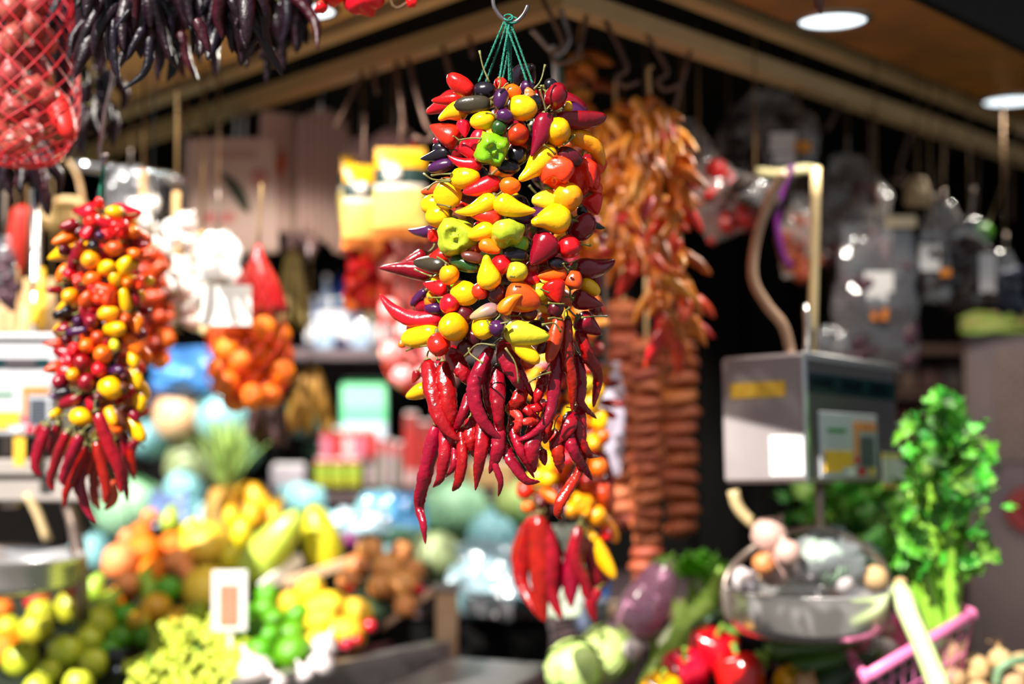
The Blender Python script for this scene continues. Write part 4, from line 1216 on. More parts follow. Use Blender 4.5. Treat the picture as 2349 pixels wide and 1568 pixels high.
for px, py, w_ in [(290, 1418, 60), (275, 1462, 56), (330, 1460, 50), (250, 1490, 48)]:
    put('lime', px, py, w_, dl(py), (30, px, 0), 'green lime between quinces and grapes', G)
put('pomegranate', 86, 1375, 62, dl(1375), (0, 30, 0), 'pinkish red pomegranate behind the quinces, under the scale pan', G)
put('pomegranate', 160, 1345, 44, dl(1345) - .1, (0, -30, 0), 'small coral red pomegranate tucked under the scale pan rim', G)
for px, py, w_ in [(338, 1254, 80), (405, 1246, 66), (352, 1312, 76), (18, 1475, 88), (4, 1398, 56), (300, 1350, 60), (330, 1215, 50), (60, 1500, 40)]:
    put('orange', px, py, w_, dl(py) + .03, (px, 20, 0), 'bright orange on the left counter', G)
for px, py, w_ in [(282, 1290, 88), (402, 1292, 66), (430, 1310, 46), (290, 1345, 56), (300, 1240, 46), (345, 1190, 40)]:
    put('peach', px, py, w_, dl(py), (10, px, 0), 'sunlit peach on the left counter', G)
for px, py, w_ in [(478, 1240, 112), (462, 1352, 116)]:
    put('melon', px, py, w_, dl(py) + .02, (20, 70, px), 'large yellow melon on the left counter', G)
for px, py, w_, r in [(536, 1218, 62, (0, 5, 0)), (528, 1282, 56, (0, 0, 0)), (430, 1225, 44, (0, 40, 0))]:
    put('mango', px, py, w_, dl(py), r, 'yellow-green mango between melon and papaya', G)
for px, py, w_, r in [(528, 1152, 56, (0, 10, 0)), (592, 1150, 66, (0, -20, 0)), (572, 1192, 50, (0, 0, 0)), (612, 1186, 46, (0, 20, 0)), (540, 1195, 40, (0, 0, 0)), (560, 1130, 40, (0, 30, 0)), (630, 1160, 40, (0, 30, 0))]:
    put('mango', px, py, w_, 3.22 + (1150 - py) * .002, r, 'amber yellow mango heaped below the pineapple', G, None, mF['banana'])
put('papaya', 618, 1262, 100, 2.98, (8, 38, 0), 'long pale green papaya lying tilted on the left counter', G)
put('papaya', 736, 1238, 92, 3.05, (0, -14, 0), 'upright yellow-green papaya right of the long pale one', G, None, mF['papaya2'], .78)
for px, py, w_, k in [(706, 1362, 72, 'lemon'), (762, 1412, 104, 'lemon'), (790, 1445, 80, 'lemon'), (720, 1428, 70, 'lemon'), (664, 1392, 62, 'lemon'), (815, 1412, 66, 'lemon'), (740, 1465, 60, 'lemon')]:
    put(k, px, py, w_, dl(py), (30, 60 + px, px), 'golden lemon in the heap right of the limes', G)
for px, py, w_ in [(612, 1366, 54), (604, 1398, 58), (590, 1442, 64), (642, 1420, 54), (668, 1408, 54), (668, 1450, 68), (662, 1492, 86), (616, 1486, 66), (690, 1480, 50), (640, 1455, 56), (575, 1400, 46), (630, 1515, 50)]:
    put('lime', px, py, w_, dl(py), (px, 40, 0), 'glossy green lime in the heap beside the grapes', G)
G2 = 'onions and squash at the counter\'s right end'
for px, py, w_ in [(850, 1262, 66), (882, 1308, 78), (908, 1345, 88), (800, 1332, 54), (920, 1270, 60), (830, 1300, 60), (870, 1365, 60), (945, 1310, 50), (930, 1390, 54)]:
    put('onion', px, py, w_, dl(py) - .02, (px, 40, px), 'brown onion at the right end of the fruit counter', G2)
put('quince', 848, 1390, 80, dl(1390), (0, 30, 0), 'dull green squash beside the lemons and onions', G2, 'squash', mF['cucumber'])
for px, py, w_ in [(960, 1352, 28), (842, 1436, 34), (795, 1475, 36), (800, 1352, 28), (815, 1470, 30)]:
    put('quince', px, py, w_, dl(py) - .03, (0, px, 0), 'small red tomato beside the lemons', G2, 'tomato', mF['redbell'])
for px, py, w_ in [(592, 1532, 86), (742, 1478, 62), (736, 1520, 66), (700, 1540, 50), (628, 1560, 60)]:
    put('garlic', px, py, w_, dl(py) - .03, (20, px % 50 - 25, px), 'whitish garlic bulb at the counter\'s front edge', 'garlic at the front of the fruit counter')

# grapes: bunches of single grapes
gm = PROTO['grape'][0]


def grapes(label, px, py, wpx, hpx, n, seed, m, gpx=20, d=None):
    rnd = random.Random(seed)
    d = d or dl(py)
    t = thing('grape_bunch', label, 'grapes', P(px, py - hpx * .5, d), 'grape bunches on the left counter')
    for i in range(n):
        u, v = rnd.uniform(-1, 1), rnd.random()
        x, y = px + u * wpx * .5 * (1 - .35 * v), py + (v - .5) * hpx
        dd = dl(y) - .05 * (1 - abs(u)) * rnd.random() - .01
        g = S(gpx, d) * rnd.uniform(.85, 1.1)
        O('grape', gm, m, t, mx=Matrix.Translation(P(x, y, dd) - t.location) @ Euler((rnd.random() * 6, rnd.random() * 6, 0)).to_matrix().to_4x4() @ Matrix.Diagonal((g, g, g, 1)))
    O('stalk', MB().sweep(cr(local(t, [P(px, py - hpx * .6, d + .02), P(px + 6, py - hpx * .3, d), P(px - 4, py, d)]), 8), .003, 5), mF['gstem'], t)


for lb, px, py, w_, h_, n, m in [('sunlit white grape bunch just below the price card', 490, 1432, 150, 90, 70, 'grape'), ('white grape bunch left of the sunlit one', 385, 1470, 130, 90, 58, 'grape'), ('white grape bunch spilling toward the limes', 545, 1480, 110, 100, 58, 'grape'),
                               ('white grape bunch at the bottom edge under the sunlit one', 450, 1530, 150, 90, 64, 'grape'), ('white grape bunch at the bottom edge right of the black grapes', 340, 1545, 120, 80, 50, 'grape'), ('white grape bunch at the bottom edge beside the garlic', 545, 1555, 90, 60, 36, 'grape')]:
    grapes(lb, px, py, w_, h_, n, px, mF[m])
grapes('small bunch of black grapes among the white ones', 270, 1516, 42, 48, 12, 9, mF['blackgrape'], 18)
grapes('few dark blue grapes beside the upper quinces', 172, 1438, 40, 34, 9, 10, mF['blackgrape'], 16, 2.7)

# price card on a clip
m_card = mat('price_card', (238, 234, 228), .45, namt=.1, var=0)
m_clay = text_mat('price_print', (190, 140, 112), (150, 98, 74), 70, 40, .5)
t = thing('price_card', 'white framed price card with a brown centre standing in the fruit', 'sign', P(527, 1420, 2.66))
mx = Matrix.Rotation(radians(8), 4, 'Z')
w_, h_ = S(80, 2.66), S(140, 2.66)
O('card', MB().rbox((0, 0, 0), (w_, h_, .004), .012, mx @ Matrix.Translation((0, 0, h_ * .30)) @ Matrix.Rotation(radians(90), 4, 'X')), m_card, t)
O('print', MB().box((-w_ * .03, -.0035, h_ * .24), (w_ * .52, .0015, h_ * .66), mx), m_clay, t)
O('stake', MB().box((0, .004, -h_ * .35), (.008, .003, h_ * .6), mx), m_card, t)

# crates: slats along the back right of the heap
for lb, a, b, d, th, m in [('white crate rail lying diagonally below the long papaya', (600, 1352), (690, 1278), 2.93, .030, m_card), ('pinkish wooden crate rail running behind lemons and onions', (640, 1342), (880, 1262), 2.97, .022, m_woodp), ('thin brown crate rail at the onions\' lower right', (870, 1440), (1000, 1350), 2.86, .014, m_woodp)]:
    p, q = P(*a, d), P(*b, d + .08)
    o = O('crate_rail', MB().box((0, 0, 0), (.012, th, (q - p).length), frame(q - p, (0, 0, 1), (p + q) / 2), .003), m)
    tag(o, lb, 'crate rail')

# pineapple
t = thing('pineapple', 'pineapple with a spiky pale green crown behind the yellow mangoes', 'pineapple', P(520, 1190, 3.44))
O('fruit', lumpy(MB().lathe([(0, -.20), (.03, -.198), (.052, -.16), (.058, -.03), (.055, .03), (.04, .07), (.02, .08), (0, .08)], 18), .08, 60), mF['pinebody'], t)
rnd = random.Random(4)
for i in range(34):
    a, k = i * 2.4, i / 34
    ln = .10 + .07 * (1 - abs(k - .6))
    sp = .075 * (1 - k) + .01
    p0 = V((cos(a) * .012, sin(a) * .012, .07 + k * .02))
    p1 = p0 + V((cos(a) * sp * .5, sin(a) * sp * .5, ln * .55))
    p2 = p0 + V((cos(a) * sp * 1.25, sin(a) * sp * 1.25, ln))
    O('leaf', MB().sweep(cr([p0, p1, p2], 6), [.008, .009, .008, .0065, .005, .003, .0006], 6, flat=.35, ref=(cos(a), sin(a), .3)), mF['pine'], t)

# ------------------------------------------------------------------ scales
m_white = mat('white_enamel', (206, 204, 208), .35, namt=.1, var=0)
m_face = mat('dark_grey_face', (74, 62, 66), .45, namt=.2, var=0)
m_teal = mat('display_glass', (10, 54, 56), .12, (6, 34, 38), nscale=30, var=0)
m_pad = mat('keypad_grey', (186, 188, 194), .45, namt=.1, var=0)
m_key = mat('key_grey', (74, 80, 92), .5, var=.05)
m_kor = mat('key_orange', (246, 150, 70), .5)
m_kye = mat('key_yellow', (246, 190, 50), .5)
m_kred = mat('key_red', (224, 40, 56), .5)
m_lcd = mat('lcd_green', (22, 128, 40), .4)
m_stick = mat('yellow_sticker', (240, 200, 56), .5, (222, 170, 30), nscale=60, var=0)


def keypad(parent, x0, z0, w, h, y, kw=5, kh=6):
    """membrane keyboard on the face y; x to the right, z up"""
    O('keypad', MB().rbox((x0 + w / 2, 0, 0), (w, h, .004), .008, Matrix.Translation((0, y, z0 + h / 2)) @ Matrix.Rotation(radians(90), 4, 'X')), m_pad, parent)
    pad = O('small_display', MB().box((x0 + w * .27, y - .003, z0 + h * .72), (w * .30, .002, h * .055)), m_lcd, parent)
    mb, mo, my, mr = MB(), MB(), MB(), MB()
    for j in range(8):
        for i in range(4):
            mb.box((x0 + w * (.70 + .065 * i), y - .003, z0 + h * (.20 + .06 * j)), (w * .048, .003, h * .042))
    for i in range(5):
        for j in range(2):
            mo.box((x0 + w * (.60 + .08 * i), y - .003, z0 + h * (.76 + .075 * j)), (w * .066, .003, h * .06))
    for j in range(6):
        mo.box((x0 + w * .605, y - .003, z0 + h * (.36 + .065 * j)), (w * .066, .003, h * .052))
    for i in range(5):
        for j in range(4):
            if not (i > 2 and j < 1):
                my.box((x0 + w * (.10 + .095 * i), y - .003, z0 + h * (.13 + .08 * j)), (w * .09, .003, h * .072))
    O('yellow_key', MB().box((x0 + w * .87, y - .003, z0 + h * .10), (w * .08, .003, h * .12)), m_kye, parent)
    mr.box((x0 + w * .605, y - .003, z0 + h * .27), (w * .08, .003, h * .09)).box((x0 + w * .68, y - .003, z0 + h * .10), (w * .12, .003, h * .12))
    for nm, q, m in (('number_keys', mb, m_key), ('orange_keys', mo, m_kor), ('yellow_keys', my, m_kye), ('red_keys', mr, m_kred)):
        O(nm, q, m, parent)
    O('white_key', MB().box((x0 + w * .49, y - .003, z0 + h * .10), (w * .10, .003, h * .12)), m_card, parent)


def pan(parent, c, r, depth, tilt=0):
    prof = [(0, -depth), (r * .70, -depth), (r * .84, -depth * .92), (r * .93, -depth * .72), (r * .975, -depth * .2), (r * .98, -.012), (r * 1.0, -.002), (r * 1.01, 0), (r * .995, .002), (r * .965, -.006), (r * .955, -depth * .25), (r * .90, -depth * .72), (r * .8, -depth * .88), (0, -depth * .94)]
    return O('pan', MB().lathe(prof, 48, Matrix.Translation(c) @ Matrix.Rotation(radians(tilt), 4, 'Y')), mat('pan_steel', (226, 222, 220), .22, metal=.75, namt=.1, var=0), parent)


# right hanging scale: box turned so that its corner faces the camera
X, Y = V((.611, .791, -.045)).normalized(), V((-.791, .611, -.05))
Z = X.cross(Y).normalized()
Y = Z.cross(X)
org = P(1852, 1106, 2.25)
MX = Matrix((X, Y, Z)).transposed().to_4x4()
MX.translation = org
t = thing('weighing_scale', 'steel hanging weighing scale with a keypad face, above the right counter', 'weighing scale', mx=MX)
SW, SD, SH = .365, .150, .208
O('body', MB().box((SW / 2, SD / 2, SH / 2), (SW, SD, SH), None, .006), mat('scale_steel', (166, 158, 158), .4, (146, 134, 134), metal=.35, nscale=6, var=0), t)
O('face', MB().box((SW / 2, -.001, SH / 2), (SW - .012, .004, SH - .016)), m_face, t)
O('display', MB().box((SW / 2 + .0, -.004, SH * .765), (SW * .94, .004, SH * .155)), m_teal, t)
for i, x in enumerate((.15, .46, .76)):
    O('display_window', MB().box((SW * x, -.0065, SH * .77), (SW * .2, .002, SH * .085)), mat('display_window', (4, 26, 30), .08), t)
kp = thing('keypad', '', '', mx=Matrix.Identity(4))
del kp['label'], kp['category']
kp.parent = t
keypad(kp, SW * .10, SH * .03, SW * .62, SH * .52, -.005)
O('price_slip', MB().box((SW * .865, -.012, SH * .09), (SW * .25, .003, SH * .30)), print_mat('slip_print', [(0, (236, 186, 60)), (.16, (232, 232, 222)), (.84, (240, 214, 80)), (.97, (232, 232, 222))]), t)
O('sticker', MB().box((-.001, SD * .55, SH * .725), (.002, SD * .66, SH * .12)), m_stick, t)
O('notice', MB().box((-.001, SD * .22, SH * .21), (.002, SD * .40, SH * .31)), text_mat('notice_print', (232, 230, 226), (206, 204, 200), 90, 60, .4), t)
O('corner_strip', MB().box((0, -.001, SH / 2), (.012, .006, SH), None, .002), m_steel, t)
O('top_strip', MB().box((SW / 2, 0, SH - .006), (SW, .008, .014), None, .002), m_steel, t)
inv = MX.inverted()
Lw = lambda pts: [inv @ P(*p) for p in pts]
O('hanger_rod', MB().sweep(cr(Lw([(1872, 385, 2.42), (1868, 600, 2.40), (1862, 820, 2.36)]), 6), .0085, 10), m_beige, t)
O('hanger_hook', MB().sweep(cr(Lw([(1848, 700, 2.38), (1852, 760, 2.36), (1850, 815, 2.33)]), 6), .006, 8), m_steel, t)
O('power_cable', MB().sweep(cr(Lw([(1800, 395, 2.38), (1760, 470, 2.38), (1732, 560, 2.38), (1728, 640, 2.37), (1760, 700, 2.36), (1796, 745, 2.35), (1812, 800, 2.34), (1814, 822, 2.33)]), 40), .0085, 9), mat('beige_cable', (188, 152, 120), .5, var=0), t)
O('lower_rod', MB().sweep(cr(Lw([(1880, 1108, 2.36), (1882, 1210, 2.36)]), 3), .0085, 10), m_dsteel, t)
pc = inv @ P(1850, 1345, 2.36)
pr = S(190, 2.36)
wx = inv.to_3x3()
PANM = Matrix.Translation(P(1850, 1345, 2.36))
po = pan(None, V((0, 0, 0)), pr, .078, 0)
po.parent = t
po.matrix_local = inv @ PANM
O('bail', MB().sweep(cr(Lw([(1882, 1206, 2.36), (1935, 1228, 2.36), (2000, 1268, 2.36), (2033, 1310, 2.36), (2038, 1400, 2.36), (2012, 1440, 2.36), (1900, 1455, 2.36), (1780, 1452, 2.36), (1690, 1432, 2.36), (1664, 1395, 2.36), (1668, 1320, 2.37), (1720, 1262, 2.40), (1800, 1222, 2.40), (1882, 1206, 2.37)]), 80), .0065, 8), m_dsteel, t)
O('pan_bracket', MB().box((0, 0, 0), (.03, .12, .035), inv @ Matrix.Translation(P(1835, 1437, 2.33)), .003), m_cream, t)
O('side_arm', MB().sweep(cr(Lw([(1682, 1125, 2.44), (1692, 1160, 2.44), (1716, 1190, 2.44), (1742, 1208, 2.44)]), 10), .010, 8), m_beige, t)
cab = O('cable', MB().sweep(cr([P(1818, 380, 2.62), P(1796, 430, 2.62), P(1782, 500, 2.62), P(1795, 580, 2.62), P(1815, 612, 2.62)], 30), .006, 8), mat('purple_cable', (96, 18, 104), .4, var=0))
tag(cab, 'purple cable hanging in a curve beside the scale\'s beige one', 'cable')

# left scale, cut by the frame
org = P(-140, 1000, 2.52)
t = thing('weighing_scale', 'white weighing scale with orange keypad at the left edge', 'weighing scale', org)
w_, h_ = S(268, 2.52), S(226, 2.52)
O('body', MB().box((w_ / 2, .06, h_ / 2), (w_, .12, h_), None, .008), m_white, t)
O('display', MB().box((w_ * .49, -.002, h_ * .745), (w_ * .9, .004, h_ * .09)), m_teal, t)
O('display_window', MB().box((w_ * .70, -.005, h_ * .745), (w_ * .26, .003, h_ * .07)), m_face, t)
kp = thing('keypad', '', '', mx=Matrix.Identity(4))
del kp['label'], kp['category']
kp.parent = t
keypad(kp, w_ * .40, h_ * .02, w_ * .57, h_ * .56, -.004)
O('top_ledge', MB().box((w_ / 2, .055, h_ * 1.01), (w_ * 1.02, .13, .012), None, .004), m_white, t)
lt = lambda pts: local(t, [P(*p) for p in pts])
O('label_plate', MB().box(tuple(lt([(45, 1035, 2.51)])[0]), (.02, .004, .05)), m_stick, t)
O('base_beam', MB().box(tuple(lt([(60, 1120, 2.58)])[0]), (S(360, 2.58), .05, .045), None, .004), m_cream, t)
O('under_tray', MB().box(tuple(lt([(40, 1070, 2.58)])[0]), (S(300, 2.58), .07, .03), None, .004), m_cream, t)
O('post', MB().box(tuple(lt([(25, 1050, 2.62)])[0]), (.03, .03, S(230, 2.58)), None, .004), m_dsteel, t)
O('brace', MB().sweep(cr(lt([(62, 1130, 2.56), (88, 1180, 2.56), (110, 1240, 2.56)]), 6), .0095, 8), m_beige, t)
O('right_leg', MB().sweep(cr(lt([(152, 1140, 2.60), (170, 1200, 2.62), (185, 1300, 2.62), (190, 1420, 2.66)]), 8), .0135, 8), m_dsteel, t)
pan(t, lt([(20, 1268, 2.52)])[0], S(172, 2.52), .062, 3)
O('pan_bracket', MB().box(tuple(lt([(20, 1352, 2.52)])[0]), (.10, .10, .02), None, .003), m_dsteel, t)
O('hanger_rod', MB().sweep(cr(lt([(80, 380, 2.66), (82, 520, 2.66), (80, 775, 2.58)]), 6), .009, 8), m_steel, t)

# ------------------------------------------------------------------ right vegetable counter
def dr_(py):
    return 2.40 + (1568 - py) / (1568 - 1300) * .30


cnt = thing('vegetable_counter', 'dark vegetable counter at lower right under the weighing scale', 'counter', (.75, 2.6, 0))
q = [V((.03, 2.20, .84)), V((1.25, 2.20, .84)), V((1.45, 3.0, .97)), V((.30, 2.60, .91))]
vs = q + [p - V((0, 0, .03)) for p in q]
O('top', MB().add(local(cnt, vs), [(0, 1, 2, 3), (7, 6, 5, 4), (0, 4, 5, 1), (1, 5, 6, 2), (2, 6, 7, 3), (3, 7, 4, 0)], False), m_dark, cnt)
vs = [p - V((0, 0, .03)) for p in q] + [V((p.x, p.y, 0)) for p in q]
O('cabinet', MB().add(local(cnt, vs), [(0, 4, 5, 1), (1, 5, 6, 2), (2, 6, 7, 3), (3, 7, 4, 0)], False), m_black, cnt)
G = 'vegetables on the right counter'
put('pale_cabbage', 1318, 1535, 128, 2.44, (70, 10, 0), 'pale green cabbage at the bottom edge, nearest the dark gap', G)
put('pale_cabbage', 1388, 1500, 122, 2.56, (60, -20, 60), 'pale green cabbage behind the front one, beside the aubergine', G)
put('aubergine', 1472, 1412, 124, 2.50, (-10, 36, 20), 'glossy striped aubergine shining purple and white', G)
put('bell_pepper', 1636, 1502, 116, 2.46, (15, 10, 20), 'large red bell pepper, upper one of the three', G, None, None, .8)
put('bell_pepper', 1568, 1550, 104, 2.42, (10, -30, 60), 'red bell pepper at the bottom edge, left of the three', G)
put('bell_pepper', 1694, 1550, 112, 2.42, (0, 20, 110), 'red bell pepper at the bottom edge, right of the three', G)
put('bell_pepper', 1526, 1578, 90, 2.40, (20, 0, 0), 'yellow bell pepper cut by the bottom edge', G, None, mF['yellowbell'])
put('bell_pepper', 1806, 1560, 62, 2.42, (30, 20, 0), 'small yellow bell pepper below the zucchini', G, None, mF['yellowbell'])
for px, py, w_, r, lb in [(1728, 1446, 92, (80, 10, 20), 'dark shiny aubergine below the scale pan'), (1742, 1512, 80, (60, -30, 0), 'dark aubergine with a bright glint beside the red peppers')]:
    put('aubergine', px, py, w_, 2.5, r, lb, G, None, mF['aubergine'], .7)
for px, py, w_, r, d, m, lb in [(1850, 1486, 56, (0, 85, -10), 2.46, 'zucchini', 'long dark green zucchini under the scale pan'), (1882, 1522, 46, (0, 79, -8), 2.43, 'zucchini', 'brighter green zucchini just below the long dark one'),
                            (1932, 1550, 58, (0, 62, 10), 2.41, 'cucumber', 'grey-green cucumber at the bottom edge beside the basket'), (1622, 1432, 44, (10, 50, 0), 2.58, 'cucumber', 'dark cucumber leaning behind the red peppers'), (1674, 1456, 40, (0, 68, 0), 2.52, 'zucchini', 'short green zucchini behind the upper red pepper')]:
    put('zucchini', px, py, w_, d, r, lb, G, None, mF[m], .92 if py > 1460 and px > 1800 else .55)
for px, py, w_, lb, m in [(2022, 1500, 84, 'pinkish white onion left of the pink basket', 'garlic'), (2030, 1450, 56, 'brown onion above the white one, beside the leek', 'mush'), (1962, 1476, 44, 'small brown onion behind the zucchini ends', 'mush'), (2032, 1562, 60, 'white garlic bulb at the bottom edge by the basket', 'garlic'),
                         (1850, 1566, 56, 'straw coloured onion at the bottom edge beside the zucchini', 'husk'), (1452, 1480, 44, 'pale shallot standing before the aubergine', 'garlic')]:
    put('onion', px, py, w_, dr_(py) - .02, (20, (px * 7) % 60 - 30, px), lb, G, None, mF[m], 1.3 if px == 1452 else 1)

# romanesco / lettuce head with a pale stalk
t = thing('lettuce_head', 'bright green leafy head with a pale stalk behind the leeks', 'lettuce', P(1606, 1345, 2.68))
rnd = random.Random(3)
O('stalk', MB().lathe([(0, -.06), (.016, -.06), (.018, 0), (.015, .045), (0, .05)], 12), mF['leek'], t)
for i in range(26):
    a, e = i * 2.4, -.2 + 1.6 * (i / 26)
    r = .036
    c = V((cos(a) * cos(e) * r, sin(a) * cos(e) * r, .02 + sin(e) * r * .8))

    def lf(u, v, a=a, e=e, c=c, s=i):
        x, y = (u - .5) * .05 * sin(pi * (.15 + .8 * v)), v * .045
        n = c.normalized()
        tx = V((-sin(a), cos(a), 0))
        ty = n.cross(tx)
        return c * .5 + tx * x - ty * (y - .02) * .4 + n * (y + .006 * sin(u * 15 + s) * v)
    O('leaf', MB().grid(lf, 8, 5), mat('lettuce_green', (120, 190, 40), .45, (84, 160, 24), nscale=30, bump=.3), t)

# leeks: pale stalks leaning to the right
G3 = 'leeks and pale stalks on the right counter'
for i, (a, b, wd, d) in enumerate([((1500, 1560), (1585, 1402), 40, 2.55), ((1508, 1500), (1610, 1372), 40, 2.60), ((1540, 1500), (1654, 1345), 44, 2.58), ((1575, 1470), (1648, 1372), 36, 2.62), ((1470, 1580), (1520, 1490), 30, 2.46)]):
    p, q_ = P(*a, d), P(*b, d + .06)
    t = thing('leek', '', 'leek', p, G3)
    v = q_ - p
    r = S(wd, d) / 2
    O('shank', MB().sweep(cr([V((0, 0, 0)), v * .5, v * .75], 8), [r * .7, r * .9, r, r, r, r, r, r, r * .95], 12), mF['leek' if i % 2 else 'leekg'], t)
    for k in range(3):
        o_ = V((rnd.uniform(-.012, .012), rnd.uniform(-.012, .012), rnd.uniform(0, .012)))
        O('leaf', MB().sweep(cr([v * .68, v * .9 + o_, v * 1.08 + o_ * 3], 6), [r * .9, r * .95, r * .9, r * .8, r * .6, r * .4, r * .1], 8, flat=.35), mF['leekg'], t)
    t['label'] = 'pale green leek leaning right behind the red peppers, %s from the left' % ORD[(1, 2, 3, 4, 0)[i]]
t = thing('leek', 'long white leek leaning on the pink basket in front of the celery', 'leek', P(2062, 1345, 2.3), G3)
pp = local(t, [P(2060, 1340, 2.34), P(2085, 1410, 2.30), P(2120, 1490, 2.24), P(2160, 1590, 2.18)])
O('shank', MB().sweep(cr(pp, 14), [S(wd, 2.25) / 2 for wd in (26, 46, 52, 50, 48, 46, 46, 46, 46, 46, 48, 48, 50, 50, 50)], 14), mat('leek_fade', (206, 214, 168), .42, (180, 206, 122), nscale=8), t)
O('root_end', lumpy(ball(8, 10), .2, 8), mF['husk'], t, mx=Matrix.Translation(pp[0] + V((.004, 0, .004))) @ Matrix.Diagonal((.022, .022, .016, 1)))
O('leaf', MB().sweep(cr(local(t, [P(2076, 1352, 2.36), P(2105, 1420, 2.36), P(2150, 1500, 2.36)]), 8), [.006, .012, .013, .013, .013, .013, .013, .012, .01], 8, flat=.4), mF['leekg'], t)

# straw-like dry roots, lower right corner
G4 = 'dry bulbs in the lower right corner'
for i, (px, py, w_) in enumerate([(2200, 1556, 70), (2252, 1545, 74), (2300, 1552, 78), (2342, 1545, 70), (2232, 1575, 60), (2290, 1520, 54), (2330, 1580, 60)]):
    o = put('onion', px, py, w_, 2.4, (i * 40, 30 + i * 25, i * 60), 'straw coloured dry bulb in the lower right corner', G4, 'dry_bulb', mF['husk'])
    for k in range(5):
        a = rnd.uniform(0, 6.28)
        O('skin_shred', MB().sweep(cr([(0, 0, .5), (cos(a) * .2, sin(a) * .2, .72), (cos(a) * .55, sin(a) * .55, .8)], 5), [.05, .05, .045, .04, .03, .01], 5, flat=.3), mF['husk'], o)
o = O('green_stalk', MB().sweep(cr([P(2285, 1570, 2.34), P(2292, 1535, 2.34), P(2318, 1518, 2.34), P(2365, 1510, 2.36)], 16), .008, 8), mat('blue_green_stalk', (120, 150, 110), .45))
tag(o, 'curved grey-green stalk arching over the dry bulbs at lower right', 'stalk')

# pink basket
m_pink = mat('pink_plastic', (240, 130, 178), .35, (232, 112, 166), nscale=6, var=0, sss=.1)
t = thing('basket', 'pink plastic basket holding the celery at lower right', 'basket', P(2120, 1480, 2.42))
top_ = [P(1985, 1552, 2.26), P(2230, 1408, 2.38), P(2160, 1376, 2.66), P(1925, 1470, 2.56)]
mid_ = sum(top_, V()) / 4
bot_ = [mid_ + (p - mid_) * .82 + V((0, 0, -.09)) for p in top_]
for i in range(4):
    a, b, c, d = top_[i], top_[(i + 1) % 4], bot_[(i + 1) % 4], bot_[i]
    mb = MB()
    nv, nu = 3, 9
    for u in range(nu + 1):                      # ribs
        mb.sweep([a.lerp(b, u / nu) - t.location, d.lerp(c, u / nu) - t.location], .0035, 4, smooth=False)
    for v in range(1, nv + 1):
        mb.sweep([a.lerp(d, v / nv) - t.location, b.lerp(c, v / nv) - t.location], .0035, 4, smooth=False)
    n_ = (b - a).cross(d - a).normalized() * .002
    qd = [a - n_, b - n_, c - n_, d - n_, a + n_, b + n_, c + n_, d + n_]
    O('lattice', mb, m_pink, t)
    O('side', MB().add(local(t, qd), [(0, 1, 2, 3), (7, 6, 5, 4), (0, 4, 5, 1), (1, 5, 6, 2), (2, 6, 7, 3), (3, 7, 4, 0)], False), plastic('pink_film', (236, 140, 170), .62), t)
    O('rim', MB().sweep(cr(local(t, [a + (a - b) * .02, b + (b - a) * .02]), 2), .010, 8, flat=.7), m_pink, t)
O('bottom', MB().add(local(t, bot_ + [p - V((0, 0, .004)) for p in bot_]), [(0, 1, 2, 3), (7, 6, 5, 4)], False), m_pink, t)

# celery and coriander
m_cel = mat('celery_stalk', (156, 200, 72), .35, (120, 176, 44), nscale=14, bump=.15)
LEAFM = [mat('celery_leaf_%d' % i, c, .38, c2, nscale=40, var=.12, hue=.02, bump=.2) for i, (c, c2) in enumerate([((92, 168, 44), (64, 140, 28)), ((60, 130, 36), (40, 100, 26)), ((150, 200, 90), (110, 176, 60))])]


def leaf_mesh(seed, lob=5):
    rnd = random.Random(seed)
    out = []
    n = 26
    for i in range(n):
        a = 2 * pi * i / n
        r = .42 * (1 + .32 * cos(lob * a) + .14 * cos(3 * lob * a + 1)) * (1 - .25 * cos(a))
        out.append((r * sin(a), .5 - r * cos(a) * 1.0))
    vs = [(0, .5, .06)] + [(x * .55, .5 + (y - .5) * .55, .05 + .05 * noise.noise(V((x * 4, y * 4, seed)))) for x, y in out] + [(x, y, .16 * noise.noise(V((x * 2.5, y * 2.5, seed))) - .1 * x * x) for x, y in out]
    fs = [(0, 1 + i, 1 + (i + 1) % n) for i in range(n)] + [(1 + i, 1 + n + i, 1 + n + (i + 1) % n, 1 + (i + 1) % n) for i in range(n)]
    return MB().add(vs, fs).mesh('leaf')


LEAVES = [leaf_mesh(i, (5, 3, 5, 7)[i]) for i in range(4)]


def foliage(t, spots, size, d, seed, tilt=.9):
    rnd = random.Random(seed)
    for i, (px, py, sp, n) in enumerate(spots):
        for k in range(n):
            c = P(px + rnd.gauss(0, sp), py + rnd.gauss(0, sp), d + rnd.uniform(-.08, .06))
            s = S(size, d) * rnd.uniform(.6, 1.25)
            M = Matrix.Translation(c - t.location) @ Euler((rnd.uniform(.2, 1.5), rnd.uniform(-.8, .8), rnd.uniform(0, 6.28))).to_matrix().to_4x4() @ Matrix.Diagonal((s, s, s, 1)) @ Matrix.Translation((0, -.5, 0))
            O('leaf', LEAVES[rnd.randrange(4)], LEAFM[(0, 0, 1, 0, 2, 1)[rnd.randrange(6)]], t, mx=M)


